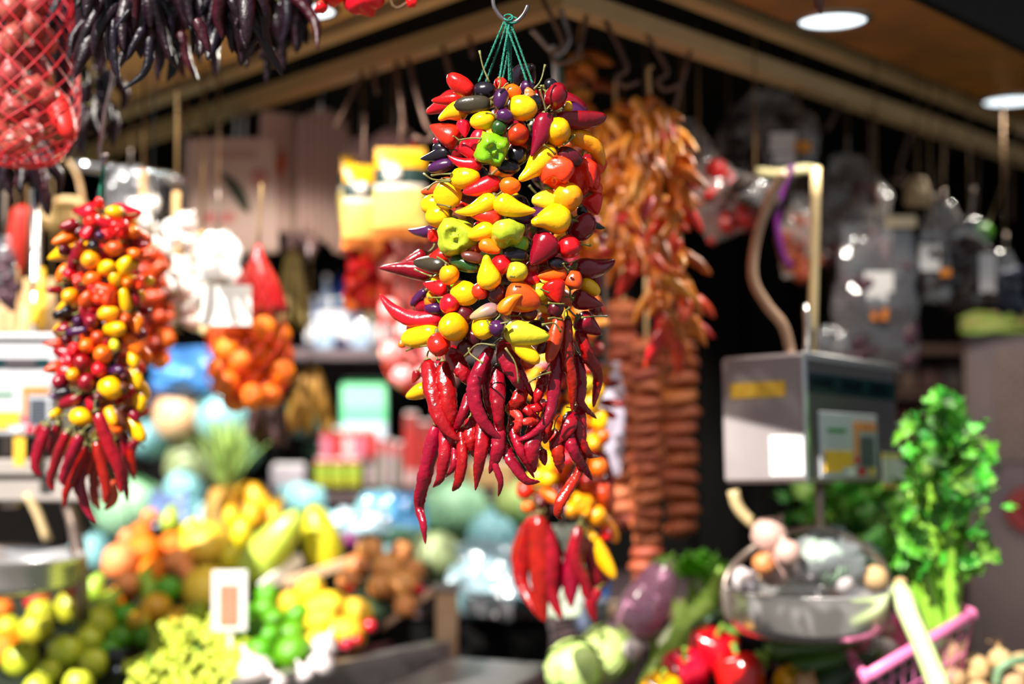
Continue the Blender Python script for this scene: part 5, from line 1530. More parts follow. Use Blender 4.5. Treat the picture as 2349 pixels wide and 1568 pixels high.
t = thing('celery', 'tall bunch of leafy celery standing in the pink basket', 'celery', P(2170, 1440, 2.38))
for i, (a, b, c, w_) in enumerate([((2135, 1455), (2120, 1300), (2085, 1120), 34), ((2152, 1452), (2145, 1280), (2130, 1060), 38), ((2170, 1450), (2172, 1260), (2150, 1020), 40), ((2188, 1448), (2180, 1260), (2190, 1060), 34), ((2125, 1465), (2095, 1330), (2060, 1210), 30), ((2180, 1450), (2195, 1340), (2220, 1170), 30), ((2160, 1460), (2130, 1340), (2110, 1200), 34), ((2175, 1460), (2165, 1330), (2160, 1180), 36), ((2140, 1460), (2110, 1250), (2120, 1000), 26)]):
    d = 2.38 + (i % 3) * .03
    r = S(w_, d) / 2
    o = O('stalk', MB().sweep(cr(local(t, [P(*a, d), P(*b, d), P(*c, d)]), 14), [r * (1.1 - .045 * j) for j in range(15)], 10, mod=lambda tt, aa: 1 + .08 * cos(5 * aa)), m_cel, t)
foliage(t, [(2145, 985, 34, 26), (2180, 990, 36, 20), (2125, 1050, 26, 20), (2200, 1080, 42, 24), (2240, 1130, 26, 14), (2180, 1150, 44, 20), (2100, 1150, 34, 18), (2085, 1240, 34, 16), (2110, 1290, 34, 10), (2235, 1260, 26, 12), (2215, 1300, 20, 8), (2160, 940, 26, 12), (2245, 1060, 18, 6), (2215, 1200, 26, 8)], 52, 2.38, 31)
t = thing('coriander', 'bushy bunch of coriander behind the scale, left of the celery', 'herbs', P(1930, 1260, 2.82))
foliage(t, [(1850, 1150, 26, 18), (1840, 1200, 24, 12), (1920, 1140, 30, 24), (1980, 1150, 30, 22), (1960, 1200, 36, 24), (2020, 1210, 28, 18), (2020, 1140, 30, 18), (1900, 1190, 30, 12), (2010, 1260, 26, 10), (1970, 1250, 30, 10)], 46, 2.82, 32)
for i in range(12):
    x = 1850 + i * 15
    O('stalk', MB().sweep(cr(local(t, [P(1950 + i * 3, 1500, 2.82), P(x + 20, 1280, 2.82), P(x, 1180, 2.82)]), 8), .0028, 5), m_cel, t)

# what lies in the scale pan
G5 = 'vegetables heaped in the right scale pan'
for px, py, w_, k, m, lb, r in [(1766, 1226, 88, 'onion', 'mush', 'large pinkish onion on top of the heap in the scale pan', (10, 30, 0)), (1806, 1266, 64, 'onion', 'mush', 'pinkish onion below the large one, beside the wrapped greens', (0, -20, 0)), (1752, 1292, 56, 'onion', 'onion', 'brown onion at the left of the scale pan heap', (30, 20, 0)),
                            (1786, 1306, 76, 'onion', 'mush', 'pinkish onion low in the scale pan heap', (0, 60, 0)), (1700, 1326, 64, 'garlic', 'garlic', 'white garlic bulb at the left rim of the scale pan', (0, 70, 0)), (1840, 1302, 72, 'garlic', 'garlic', 'greyish garlic bulb in front of the wrapped greens', (20, 20, 0)),
                            (1936, 1330, 62, 'garlic', 'garlic', 'white garlic bulb peeking over the middle of the pan rim', (0, 80, 0)), (2008, 1324, 60, 'onion', 'husk', 'straw coloured bulb at the right of the scale pan', (0, 60, 0)), (1722, 1338, 50, 'garlic', 'garlic', 'second white garlic bulb by the left rim of the scale pan', (0, 20, 0))]:
    put(k, px, py, w_, 2.36 + (px % 3 - 1) * .03, r, lb, G5, None, mF[m])
put('blue_cabbage', 1900, 1282, 120, 2.38, (60, 20, 0), 'film wrapped greens shining in the scale pan', G5, 'wrapped_greens', mat('wrapped_green', (150, 190, 140), .25, (190, 206, 196), nscale=14, coat=.6))
m_film = plastic('cling_film', (232, 236, 238), .22, .10, .5)


def crumple(px, py, wpx, hpx, d, seed, bulge=.35, amp=.10, n=26, top=.35, rot=0):
    """a filled clear bag: gathered neck above, bulging below, creased all over; origin at its centre"""
    w_, h_ = S(wpx, d), S(hpx, d)
    o = V((seed * 3.1, seed * 1.7, 0))

    def prof(v):
        return 1.0 if v < .6 else 1 - (1 - top) * ((v - .6) / .4) ** 1.2
    vs, fs, m = [], [], 34
    for j in range(n + 1):
        v = j / n
        k = prof(v) * (.0 if j in (0, n) and top < .2 else 1) * (.82 + .18 * min(1, v * 8))
        dep = bulge * w_ * sin(pi * min(1, .08 + v * .95)) ** .6
        for i in range(m):
            a = 2 * pi * i / m
            p = V((cos(a) * w_ / 2 * k, sin(a) * dep / 2 * k, (v - .5) * h_))
            q_ = noise.noise(o + p * (3.2 / w_)) * amp * 2.2 * w_ + (.5 - abs(noise.noise(o * 2 + p * (6 / w_)))) * amp * 1.5 * w_ - abs(noise.noise(o * 3 + p * (13 / w_))) * amp * .9 * w_
            p += V((cos(a), sin(a), .3)) * q_ * .6
            vs.append(p)
    fs = [(j * m + i, j * m + (i + 1) % m, (j + 1) * m + (i + 1) % m, (j + 1) * m + i) for j in range(n) for i in range(m)] + [tuple(range(m - 1, -1, -1)), tuple(n * m + i for i in range(m))]
    return MB().add(vs, fs)


t = thing('plastic_bag', 'clear film bag stretched over greens in the scale pan', 'bag', P(1905, 1272, 2.37))
O('film', crumple(1905, 1272, 165, 130, 2.37, 5, .6, .08), m_film, t)
t = thing('jar', 'dark grey-green rounded jar at the right of the scale pan', 'jar', P(1986, 1290, 2.42))
O('glass', MB().lathe([(0, -.036), (.026, -.036), (.029, -.03), (.029, .012), (.024, .026), (.012, .032), (0, .033)], 20), mat('slate_glass', (78, 104, 92), .2, coat=.4), t)
O('lid', MB().lathe([(.0, .036), (.012, .036), (.013, .031), (.0, .031)], 14), m_galv, t)

# ------------------------------------------------------------------ hanging goods at the right
m_clear = plastic('clear_bag_film', (226, 224, 230), .10, .10, .42)
m_milky = plastic('milky_bag_film', (226, 214, 206), .20, .16, .38)
m_lab = text_mat('bag_label', (236, 232, 230), (190, 184, 184), 120, 60, .5)
m_sto = mat('orange_dot', (242, 142, 20), .5, var=0)
m_dmush = mat('dried_mushroom', (50, 32, 28), .7, (28, 20, 18), nscale=40, var=.2)
m_dtom = mat('dried_tomato', (110, 36, 24), .5, (66, 20, 16), nscale=40, var=.2)
m_rchi = mat('bagged_red_chili', (204, 60, 44), .4, (170, 34, 28), nscale=40, var=.15)


def bag(label, px, py, wpx, hpx, d, seed, film, fill=None, nfill=14, fsize=.03, lab=(), dots=(), bulge=.35, top=.3, rot=0, header=None, hang=None, group='clear bags hanging at the right'):
    rnd = random.Random(seed)
    t = thing('plastic_bag', label, 'bag', P(px, py, d), group)
    w_, h_ = S(wpx, d), S(hpx, d)
    t.rotation_euler = (0, radians(rot), 0)
    O('film', crumple(px, py, wpx, hpx, d, seed, bulge, .07, top=top), film, t)
    if fill:
        mb = MB()
        for i in range(nfill):
            c = V((rnd.uniform(-.38, .38) * w_, rnd.uniform(-.28, .28) * bulge * w_, (-.45 + .66 * rnd.random() ** 1.3) * h_))
            s_ = fsize * rnd.uniform(.8, 1.4)
            mb.add(*[(lambda b: (b.v, b.f))(lumpy(ball(6, 9, rnd.uniform(.5, 1.3)), .3, 3, i))][0], True, Matrix.Translation(c) @ Euler((rnd.random() * 6, rnd.random() * 6, 0)).to_matrix().to_4x4() @ Matrix.Diagonal((s_, s_ * .7, s_, 1)))
        o = O('contents', mb, fill, t)
        o['kind'] = 'stuff'
    yf = -bulge * w_ * .5 - .004
    for (x, y, a, b) in lab:
        O('label', MB().box((x * w_, yf - .004, y * h_), (S(a, d), .002, S(b, d))), m_lab, t)
    for (x, y, a) in dots:
        O('sticker', MB().box((x * w_, yf - .007, y * h_), (S(a, d), .002, S(a * .72, d))), m_sto, t)
    if header:
        O('header', MB().box((header[0] * w_, yf * .5, header[1] * h_), (S(header[2], d), .006, S(header[3], d))), mat('cream_header', (238, 218, 178), .5, var=0), t)
    if t.location.y > 2.6:
        p = V((0, 0, h_ * .42))
        up_ = Matrix.Rotation(-radians(rot), 3, 'Y') @ V((0, 0, max(.02, H + .105 - t.location.z - h_ * .42)))
        O('cord', MB().sweep(cr([p, p + up_], 2), .002, 5), m_driedstem, t)
    if hang:
        O('neck_tie', MB().sweep(cr([V((0, 0, h_ * .46)), V((S(hang[0], d), 0, h_ * .5 + S(hang[1], d)))], 4), .0035, 6), m_dsteel, t)
    return t


bag('clear bag of red dried chilies glinting right of the golden pepper strings', 1640, 440, 130, 220, 2.68, 11, m_milky, m_rchi, 26, .034, rot=-24, hang=(-20, 60), top=.4)
bag('pale empty looking bag top above the bag of red chilies', 1582, 330, 90, 120, 2.72, 12, m_milky, None, top=.5, rot=-20, hang=(-20, 30))
bag('large clear bag of dark dried mushrooms with a white label and orange dot', 1762, 330, 230, 250, 2.90, 13, m_milky, m_dmush, 34, .05, [(.11, -.02, 60, 44), (.12, -.17, 48, 26)], [(.30, -.06, 36)], hang=(20, 40), top=.35)
bag('smaller bag of dried mushrooms left of the large labelled one', 1672, 370, 90, 150, 3.05, 14, m_milky, m_dmush, 14, .05, top=.3, hang=(10, 60))
bag('crumpled silvery bag bottom below the dried mushrooms', 1722, 440, 130, 70, 2.62, 15, m_clear, m_dmush, 6, .04, top=.7, rot=20)
bag('clear bag of dark red dried tomatoes behind the scale\'s beige rod', 1945, 480, 190, 250, 3.12, 16, m_milky, m_dtom, 40, .045, top=.35, hang=(0, 60))
bag('bag with orange brown dried peppers just left of the scale\'s beige rod', 1835, 540, 90, 200, 2.82, 17, m_milky, mat('dried_orange', (176, 88, 40), .5, (120, 50, 26), nscale=40), 20, .04, top=.3)
bag('large clear bag of purple dried beans with white label, orange dot and cream header', 2012, 680, 195, 350, 2.85, 18, m_clear, mat('purple_beans', (84, 48, 62), .5, (54, 28, 40), nscale=50), 50, .035, [(-.02, .09, 66, 46), (-.04, -.02, 46, 32)], [(-.02, -.12, 38)], bulge=.22, top=.8, header=(.27, .49, 70, 26))
bag('clear bag with white label and orange dot right of the bean bag', 2135, 610, 90, 170, 2.9, 19, m_clear, m_dmush, 14, .04, [(-.10, .10, 46, 60)], [(.28, -.10, 24)], top=.4, hang=(10, 80))
bag('glittering clear bag with a tall white label near the right edge', 2225, 600, 110, 200, 2.95, 20, m_clear, m_dmush, 20, .045, [(.28, -.14, 36, 90)], top=.4, hang=(10, 70))
bag('small clear bag top between the two labelled bags at right', 2165, 520, 90, 110, 3.0, 21, m_milky, None, top=.5, hang=(0, 30))
bag('bluish clear bag at the right edge above the sign board', 2305, 640, 70, 130, 3.05, 22, m_clear, mat('blue_dark', (30, 34, 60), .5), 14, .04, top=.4, hang=(5, 40))
bag('tan paper wrapped bundle above the right clear bags', 2105, 440, 60, 70, 3.0, 23, mat('tan_wrap', (180, 150, 110), .6), None, top=.5)
bag('clear bag knot above the scale behind the rod', 1905, 780, 80, 70, 2.6, 24, m_clear, None, top=.5)
o = put('lime', 2256, 535, 44, 3.0, (0, 20, 0), 'single green lime hanging high at the right, among clear bags')
O('cord', MB().sweep(cr([(0, 0, .5), (.1, 0, 1.2), (.1, 0, 8)], 6), .04, 5), m_driedstem, o)
o = O('tied_bag_ring', MB().sweep(cr([P(1735, 395, 2.66), P(1790, 398, 2.64), P(1840, 388, 2.64), P(1880, 392, 2.64)], 12), .0095, 8), mat('pale_tube', (196, 186, 140), .3))
tag(o, 'pale crossbar below the labelled mushroom bag, holding the scale', 'bar')

# strings of golden dried peppers
GOLD = [mat('golden_dried_%d' % i, c, .4, c2, nscale=40, var=.15, bump=.3) for i, (c, c2) in enumerate([((222, 126, 22), (160, 80, 14)), ((190, 98, 22), (120, 60, 14)), ((214, 52, 26), (160, 30, 18)), ((240, 166, 60), (200, 116, 30))])]


def gold_string(label, x0, y0, x1, y1, wpx, d, n, seed, red):
    rnd = random.Random(seed)
    t = thing('dried_pepper_string', label, 'pepper string', P(x0, y0, d), 'golden dried pepper strings right of the large ristra')
    for i in range(n):
        v = i / n
        a = P(x0 + (x1 - x0) * v + rnd.uniform(-.3, .3) * wpx, y0 + (y1 - y0) * v, d + rnd.uniform(-.06, .06))
        ln = rnd.uniform(.045, .08)
        dv = V((rnd.uniform(-.7, .9), rnd.uniform(-.8, .4), rnd.uniform(-1.2, -.1))).normalized()
        m_ = GOLD[2] if rnd.random() < red * v else GOLD[rnd.choice((0, 0, 1, 3))]
        O('dried_pepper', chili_mb(local(t, [a, a + dv * ln * .5 + V((0, 0, .005)), a + dv * ln]), rnd.uniform(.018, .026), seed * 99 + i, seg=8, n=10), m_, t)
    O('cord', MB().sweep(cr(local(t, [P(x0 + 5, y0 - 70, d), P(x0, y0, d), P(x1, y1, d)]), 8), .004, 5), mF['husk'], t)
    return t


gold_string('golden dried pepper string next to the large ristra', 1412, 240, 1440, 620, 80, 2.50, 70, 41, .15)
gold_string('golden and red dried pepper string, the outer one of the pair', 1490, 220, 1555, 780, 150, 2.36, 120, 42, .5)
gold_string('pale yellow dried stalks hanging behind the corner hooks', 1330, 120, 1345, 300, 60, 2.6, 22, 43, 0)
RUSTM = mat('rust_dried_disc', (172, 86, 30), .5, (116, 50, 18), nscale=40, var=.15, bump=.3)
RUST2 = mat('pink_dried_disc', (186, 92, 54), .5, (134, 58, 32), nscale=40, var=.15, bump=.3)
DISC = lumpy(ball(8, 14, .62, .1), .12, 4).mesh('dried_disc')
for lb, x, y0, y1, w_, m_, d in [('long rust coloured string of dried peppers, left of the three', 1428, 690, 1212, 80, RUST2, 2.78), ('longest rust coloured string of dried peppers, the middle one', 1482, 780, 1345, 74, RUST2, 2.64), ('long rust coloured string of dried peppers, right of the three', 1560, 740, 1228, 86, RUSTM, 2.78), ('rust coloured dried pepper string filling the back between the others', 1516, 760, 1150, 60, RUSTM, 2.96)]:
    t = thing('dried_pepper_string', lb, 'pepper string', P(x, y0, d), 'long rust coloured strings')
    hang(t, P(x, y0, d), .003)
    k = S(w_, d)
    n = int((y1 - y0) / w_ / .42)
    rnd = random.Random(x)
    for i in range(n):
        O('dried_pepper', DISC, m_, t, mx=Matrix.Translation(P(x + rnd.uniform(-5, 5), y0 + (y1 - y0) * (i + .5) / n, d) - t.location) @ Euler((rnd.uniform(-.3, .3), rnd.uniform(-.3, .3), rnd.random() * 6)).to_matrix().to_4x4() @ Matrix.Diagonal((k * rnd.uniform(.85, 1.1), k, k * .9, 1)))
    O('cord', MB().sweep(cr(local(t, [P(x, y0 - 200, d), P(x, y1, d)]), 4), .003, 5), mF['husk'], t)

# sign board with a red seal at the right edge
m_board = text_mat('sign_print', (150, 126, 118), (92, 72, 64), 34, 60, .5)
m_plain = mat('sign_plain', (150, 128, 122), .55, (120, 104, 108), nscale=3, var=0)
t = thing('sign_board', 'pinkish grey sign board with fine print and a red seal at the right edge', 'sign', P(2400, 1200, 3.5))
mx = Matrix.Rotation(radians(-12), 4, 'Z')
lw = lambda px, py: (P(px, py, 3.5) - t.location)
O('panel', MB().box((lw(2400, 0).x, .01, lw(0, 1190).z), (S(330, 3.5), .012, S(880, 3.5)), mx), m_plain, t)
O('print', MB().box((lw(2400, 0).x + .02, .0, lw(0, 930).z), (S(250, 3.5), .004, S(260, 3.5)), mx), m_board, t)
O('post', MB().box((lw(2240, 0).x, .02, lw(0, 1160).z), (S(30, 3.5), .025, S(860, 3.5)), mx, .003), mat('sign_post', (150, 122, 114), .5, var=0), t)
m_seal = mat('red_seal', (168, 30, 34), .5, var=0)
M = mx @ Matrix.Translation((lw(2362, 0).x, -.004, lw(0, 1168).z)) @ Matrix.Rotation(radians(90), 4, 'X')
r = S(52, 3.5)
O('seal', MB().lathe([(0, .0), (r, 0), (r, .004), (0, .004)], 36, M, smooth=False), m_seal, t)
mb = MB()
for r_ in (.80, .52):
    mb.lathe([(r * r_, .004), (r * r_ * .93, .006), (r * r_ * .86, .004)], 32, M)
O('seal_rings', mb, mat('seal_line', (206, 110, 104), .5, var=0), t)
t = thing('herb_bunch', 'pale green herb bunch lying on top of the sign board', 'herbs', P(2280, 740, 3.52))
rnd = random.Random(77)
for i in range(26):
    a = P(2215 + rnd.uniform(-15, 30), 745 + rnd.uniform(-14, 14), 3.52)
    O('stalk', MB().sweep(cr(local(t, [a, a + V((.05, 0, rnd.uniform(-.01, .02))), a + V((rnd.uniform(.1, .16), rnd.uniform(-.02, .02), rnd.uniform(-.02, .02)))]), 5), .004, 5), (mF['leekg'], mF['husk'])[i % 3 == 0], t)

# dim shelf at the right back
t = thing('shelf_unit', 'dim brown shelf with cartons behind the celery at right', 'shelf', (P(2140, 900, 3.75).x, 3.98, 0))
m_dimsh = mat('dim_shelf', (96, 66, 52), .6, nscale=8, var=0)
for py in (800, 905, 1015):
    O('shelf_board', MB().box((0, 0, P(2140, py, 3.75).z), (.34, .36, .025), None, .003), m_dimsh, t)
for x in (-.175, .175):
    O('upright', MB().box((x, .1, .95), (.02, .12, 1.9)), m_dimsh, t)
for i, (x0, x1, y0, c) in enumerate([(2070, 2110, 830, (120, 90, 76)), (2118, 2165, 845, (104, 70, 64)), (2172, 2215, 835, (90, 76, 70)), (2070, 2135, 935, (130, 66, 56)), (2145, 2205, 925, (116, 56, 52))]):
    a, b = P(x0, (905, 1015)[i > 2], 3.85), P(x1, y0, 3.85)
    zb_ = P(2140, (905, 1015)[i > 2], 3.75).z + .013
    c_ = thing('carton', ('brownish carton', 'dull carton', 'greyish carton', 'reddish brown carton', 'dark red carton')[i] + ' on the dim right shelf, %s row' % ('upper', 'lower')[i > 2], 'carton', ((a.x + b.x) / 2, 3.88, zb_), 'cartons on the dim right shelf')
    w_, h_ = b.x - a.x, max(.06, b.z - zb_)
    O('body', MB().rbox((0, .06, h_ / 2), (w_, .12, h_), .004), mat('dim_carton_%d' % i, c, .6), c_)
    O('flap', MB().box((0, .06, h_ + .002), (w_ * .9, .10, .004)), m_dimsh, c_)

# ------------------------------------------------------------------ back counter with cabbages and the shelves behind it
m_shelf = mat('shelf_paint', (92, 74, 76), .5, nscale=12, var=0)
BD = 3.52
zb = P(0, 1345, BD).z
t = thing('back_counter', 'dark back counter across the stall carrying the wrapped cabbages', 'counter', (-.3, 3.85, 0))
O('top', MB().box((0, 0, zb - .06), (1.75, .66, .03), None, .004), m_shelf, t)
O('front', MB().box((0, -.30, (zb - .08) / 2), (1.7, .03, zb - .08)), m_black, t)
O('front_edge', MB().box((.62, -.335, zb - .055), (.34, .014, .045), None, .003), m_woodp, t)
G = 'wrapped cabbages on the back counter'
for px, py, w_, k, lb, m in [(312, 1182, 140, 'cabbage', 'large teal cabbage at the far left of the back counter', None), (246, 1246, 100, 'blue_cabbage', 'blue green cabbage low at the far left, behind the peaches', None), (455, 1180, 96, 'blue_cabbage', 'blue green cabbage just left of the pineapple', None),
                         (392, 1150, 84, 'blue_cabbage', 'small blue green cabbage between the large teal one and the pineapple', None), (700, 1162, 104, 'blue_cabbage', 'pale blue cabbage just right of the yellow mangoes', None), (800, 1205, 96, 'blue_cabbage', 'blue green cabbage right of the upright papaya', None),
                         (872, 1200, 116, 'blue_cabbage', 'blue green cabbage left of the longest red chili', None), (955, 1225, 100, 'cabbage', 'teal cabbage right behind the longest red chili tip', None), (1062, 1190, 150, 'cabbage', 'largest pale green cabbage, lit in the middle of the back counter', None),
                         (1150, 1180, 100, 'pale_cabbage', 'yellowish cabbage at the right of the large lit one', None), (1012, 1290, 120, 'pale_cabbage', 'olive green cabbage below the large lit one', mat('olive_cabbage', (140, 150, 104), .5, (110, 120, 84), nscale=10)), (1128, 1270, 120, 'blue_cabbage', 'pale blue cabbage below right of the large lit one', None),
                         (1200, 1240, 100, 'blue_cabbage', 'pale blue cabbage at the right end, behind the low ristra', None), (1080, 1330, 96, 'blue_cabbage', 'blue grey cabbage at the counter front below the others', None), (1172, 1326, 96, 'blue_cabbage', 'blue grey cabbage at the front right corner of the back counter', None), (900, 1290, 100, 'blue_cabbage', 'blue grey cabbage behind the brown onions', None)]:
    put(k, px, py, w_, BD + (.0 if py > 1260 else .12), (px % 50, py % 40, px), lb, G, None, m)
put('pomegranate', 800, 1240, 50, BD - .05, (0, 30, 0), 'magenta beet peeking out right of the upright papaya', G, 'beet', mF['plum'])
m_blue = plastic('blue_film', (92, 160, 216), .72, .15, .4)


def sheet(name, label, px, py, wpx, hpx, d, seed, m, amp=.03, tilt=40):
    """crumpled loose film with two sides"""
    w_, h_ = S(wpx, d), S(hpx, d)
    o_ = V((seed, seed * 2.3, 0))
    mb = MB()

    def f(u, v, k=0):
        p = V(((u - .5) * w_, 0, (v - .5) * h_))
        q = noise.noise(o_ + p * 18) * amp + abs(noise.noise(o_ + p * 34)) * amp * .7
        return p + V((noise.noise(o_ * 3 + p * 15) * .02, q + k, noise.noise(o_ * 2 + p * 15) * .02))
    mb.grid(lambda u, v: f(u, v), 20, 16)
    mb.grid(lambda u, v: f(1 - u, v, .0012), 20, 16)
    o = O(name, mb, m, None, mx=Matrix.Translation(P(px, py, d)) @ Matrix.Rotation(radians(tilt), 4, 'X'))
    return tag(o, label, 'plastic sheet', 'plastic sheets over the cabbages')


sheet('plastic_sheet', 'blue plastic sheet bunched behind the longest red chili', 905, 1165, 130, 80, BD + .02, 3, m_blue, .03, -20)
sheet('plastic_sheet', 'clear bluish sheet glinting right of the upright papaya', 830, 1190, 110, 70, BD - .06, 5, plastic('pale_film', (190, 224, 236), .4, .12, .5), .03, -20)
sheet('plastic_sheet', 'pale sheet spread over the cabbages at the right end', 1130, 1300, 200, 130, BD - .10, 7, plastic('pale_film', (190, 224, 236), .4, .12, .5), .035, -30)
sheet('plastic_sheet', 'dusky blue sheet behind the pear and teal cabbage at left', 385, 1160, 90, 70, BD + .0, 9, mat('dusk_film', (110, 134, 176), .3), .03, -20)
sheet('plastic_sheet', 'clear crinkled tray film hanging off the back counter front', 1110, 1385, 130, 60, BD - .14, 11, m_clear, .02, 10)

SD2 = 4.02
t = thing('shelf_unit', 'dark two-level shelf unit on the back wall behind the cabbages', 'shelf', (-.25, 4.02, 0))
for nm, py, x0, x1 in (('shelf_board', 1122, 330, 1290), ('shelf_board', 806, 690, 1290), ('shelf_board', 912, 300, 590)):
    a, b = P(x0, py, SD2), P(x1, py, SD2)
    O(nm, MB().box(((a.x + b.x) / 2 + .25, .02, a.z - .012), (b.x - a.x, .42, .03), None, .003), m_shelf, t)
for px in (320, 600, 1295):
    O('upright', MB().box((P(px, 900, SD2).x + .25, .23, 1.0), (.03, .03, 2.0)), m_black, t)

G = 'packets on the middle shelf'


def pack(label, x0, y0, x1, y1, d, m, name='packet', cat='packet', depth=.06, group=G, round_=.006):
    a, b = P(x0, y1, d), P(x1, y0, d)
    t = thing(name, label, cat, V(((a.x + b.x) / 2, d, a.z)), group)
    w_, h_ = b.x - a.x, b.z - a.z
    O('body', MB().rbox((0, depth / 2, h_ / 2), (w_, depth, h_), round_), m, t)
    PILES.setdefault((group, label), []).append(t)
    O('closure', MB().box((0, depth / 2, h_ + .003), (w_ * .9, depth * .3, .006)), m_card, t)
    return t


b2 = lambda n, *s: print_mat(n, list(s))
pack('bright green and white packet standing tall on the middle shelf', 782, 872, 886, 1010, 3.92, b2('green_pack', (0, (206, 226, 236)), (.3, (120, 220, 160)), (.55, (150, 236, 180)), (.93, (20, 150, 70))), depth=.05)
for x in range(5):
    pack('red and white striped packet in the row under the green one', 735 + x * 26, 985, 758 + x * 26, 1052, 3.90, b2('striped_pack_%d' % (x % 3), (0, [(210, 120, 140), (190, 60, 60), (226, 190, 190)][x % 3]), (.75, (190, 40, 40)), (.92, (60, 110, 60))))
for x in range(3):
    pack('yellow green packet in the lowest row on the middle shelf', 722 + x * 36, 1056, 754 + x * 36, 1118, 3.88, b2('lime_pack', (0, (170, 170, 50)), (.45, (150, 180, 60)), (.85, (180, 40, 50))))
for x in range(4):
    pack('pinkish grey packet right of the striped ones', 838 + x * 22, 1000 + x * 6, 857 + x * 22, 1118, 3.92, b2('grey_pack_%d' % (x % 2), (0, [(170, 150, 150), (150, 140, 130)][x % 2]), (.7, (190, 110, 110))))
for x in range(4):
    pack('dull red carton near the large ristra on the middle shelf', 926 + x * 34, 950 + (x % 2) * 20, 957 + x * 34, 1118, 3.90, b2('red_carton', (0, (190, 150, 146)), (.25, (176, 50, 46)), (.8, (150, 60, 56))), 'carton', 'carton')
pack('low white tub alone on the middle shelf', 622, 1068, 700, 1118, 3.90, mat('white_tub', (196, 186, 192), .4), 'tub', 'tub')
pack('tan box on the middle shelf just left of the hanging chilies\' tips', 1070, 1060, 1180, 1118, 3.9, mat('tan_box', (206, 160, 108), .5), 'box', 'box')
pack('dark green packets behind the bright green one', 700, 1010, 780, 1050, 3.98, mat('dark_green_pack', (30, 84, 60), .5))

G = 'bottles on the upper shelf'


def bottle(label, px, py, wpx, hpx, d, m, cap):
    r, h = S(wpx, d) / 2, S(hpx, d)
    t = thing('bottle', label, 'bottle', P(px, py, d), G)
    O('body', MB().lathe([(0, 0), (r * .95, 0), (r, h * .04), (r, h * .6), (r * .85, h * .7), (r * .36, h * .82), (r * .34, h * .93), (0, h * .93)], 20), m, t)
    O('cap', MB().lathe([(0, h * .93), (r * .42, h * .93), (r * .42, h), (0, h)], 14), cap, t)
    O('label', MB().lathe([(r * 1.01, h * .15), (r * 1.02, h * .16), (r * 1.02, h * .48), (r * 1.01, h * .49)], 20), m_lab, t)


m_glassb = mat('grey_glass', (104, 112, 128), .1, (80, 86, 100), var=.1, coat=.5)
m_navy = mat('navy_glass', (16, 34, 84), .12, coat=.5)
for px, h_, m, lb in [(718, 120, m_glassb, 'grey bottle at the left end of the upper shelf'), (748, 170, m_glassb, 'tall pale grey bottle left of the navy one'), (779, 175, m_navy, 'navy blue bottle on the upper shelf'), (812, 110, m_glassb, 'short grey bottle right of the navy one'), (846, 100, mat('tan_glass', (150, 134, 104), .15, coat=.5), 'tan bottle near the pink onion net on the upper shelf'), (878, 110, m_glassb, 'grey bottle half hidden by the pink onion net')]:
    bottle(lb, px, 800, 34, h_, 3.95, m, m_galv if px != 779 else m_black)
for px, lb in [(744, 'small clear jar glinting below the tall bottles, left one'), (828, 'small clear jar glinting below the tall bottles, right one')]:
    t = thing('jar', lb, 'jar', P(px, 800, 3.86), 'jars on the upper shelf')
    r = S(22, 3.86)
    O('glass', MB().lathe([(0, 0), (r, 0), (r * 1.05, .006), (r * 1.05, .055), (r * .8, .068), (0, .068)], 20), mat('jar_glass', (150, 170, 190), .06, coat=.8), t)
    O('lid', MB().lathe([(r * .85, .068), (r * .85, .082), (0, .083)], 20), m_chrome, t)
G = 'goods on the left back shelf'
t = thing('plastic_bag', 'bright blue plastic bag on the left back shelf', 'bag', P(425, 850, 3.7), G)
O('film', crumple(0, 0, 150, 100, 3.7, 31, .6, .12, top=.6), mat('blue_bag', (84, 150, 224), .25, coat=.3), t)
pack('dark purple carton on the left back shelf below the blue bag', 345, 862, 430, 906, 3.85, mat('purple_carton', (84, 72, 110), .4), 'carton', 'carton', group=G)
pack('small brown carton right of the dark purple one', 442, 860, 490, 906, 3.85, mat('brown_carton', (104, 70, 50), .5), 'carton', 'carton', group=G)
G = 'squash and cabbages below the left back shelf'
put('melon', 412, 965, 110, 3.75, (0, 20, 0), 'cream and orange squash below the left back shelf', G, 'squash', mat('cream_squash', (240, 214, 170), .4, (206, 130, 60), nscale=8))
put('blue_cabbage', 512, 960, 116, 3.66, (40, 0, 0), 'teal cabbage right of the cream squash', G)
put('blue_cabbage', 350, 1010, 90, 3.8, (40, 30, 0), 'pale teal cabbage at the left below the cream squash', G)
put('pale_cabbage', 430, 1060, 120, 3.75, (30, 60, 0), 'olive cabbage in the shade under the cream squash', G, None, mat('olive_cabbage', (140, 150, 104), .5))
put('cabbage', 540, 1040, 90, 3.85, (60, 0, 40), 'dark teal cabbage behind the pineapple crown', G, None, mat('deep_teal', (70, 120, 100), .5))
put('cabbage', 690, 960, 80, 3.9, (60, 0, 40), 'dim teal cabbage left of the bright green packet', G, None, mat('deep_teal', (70, 120, 100), .5))

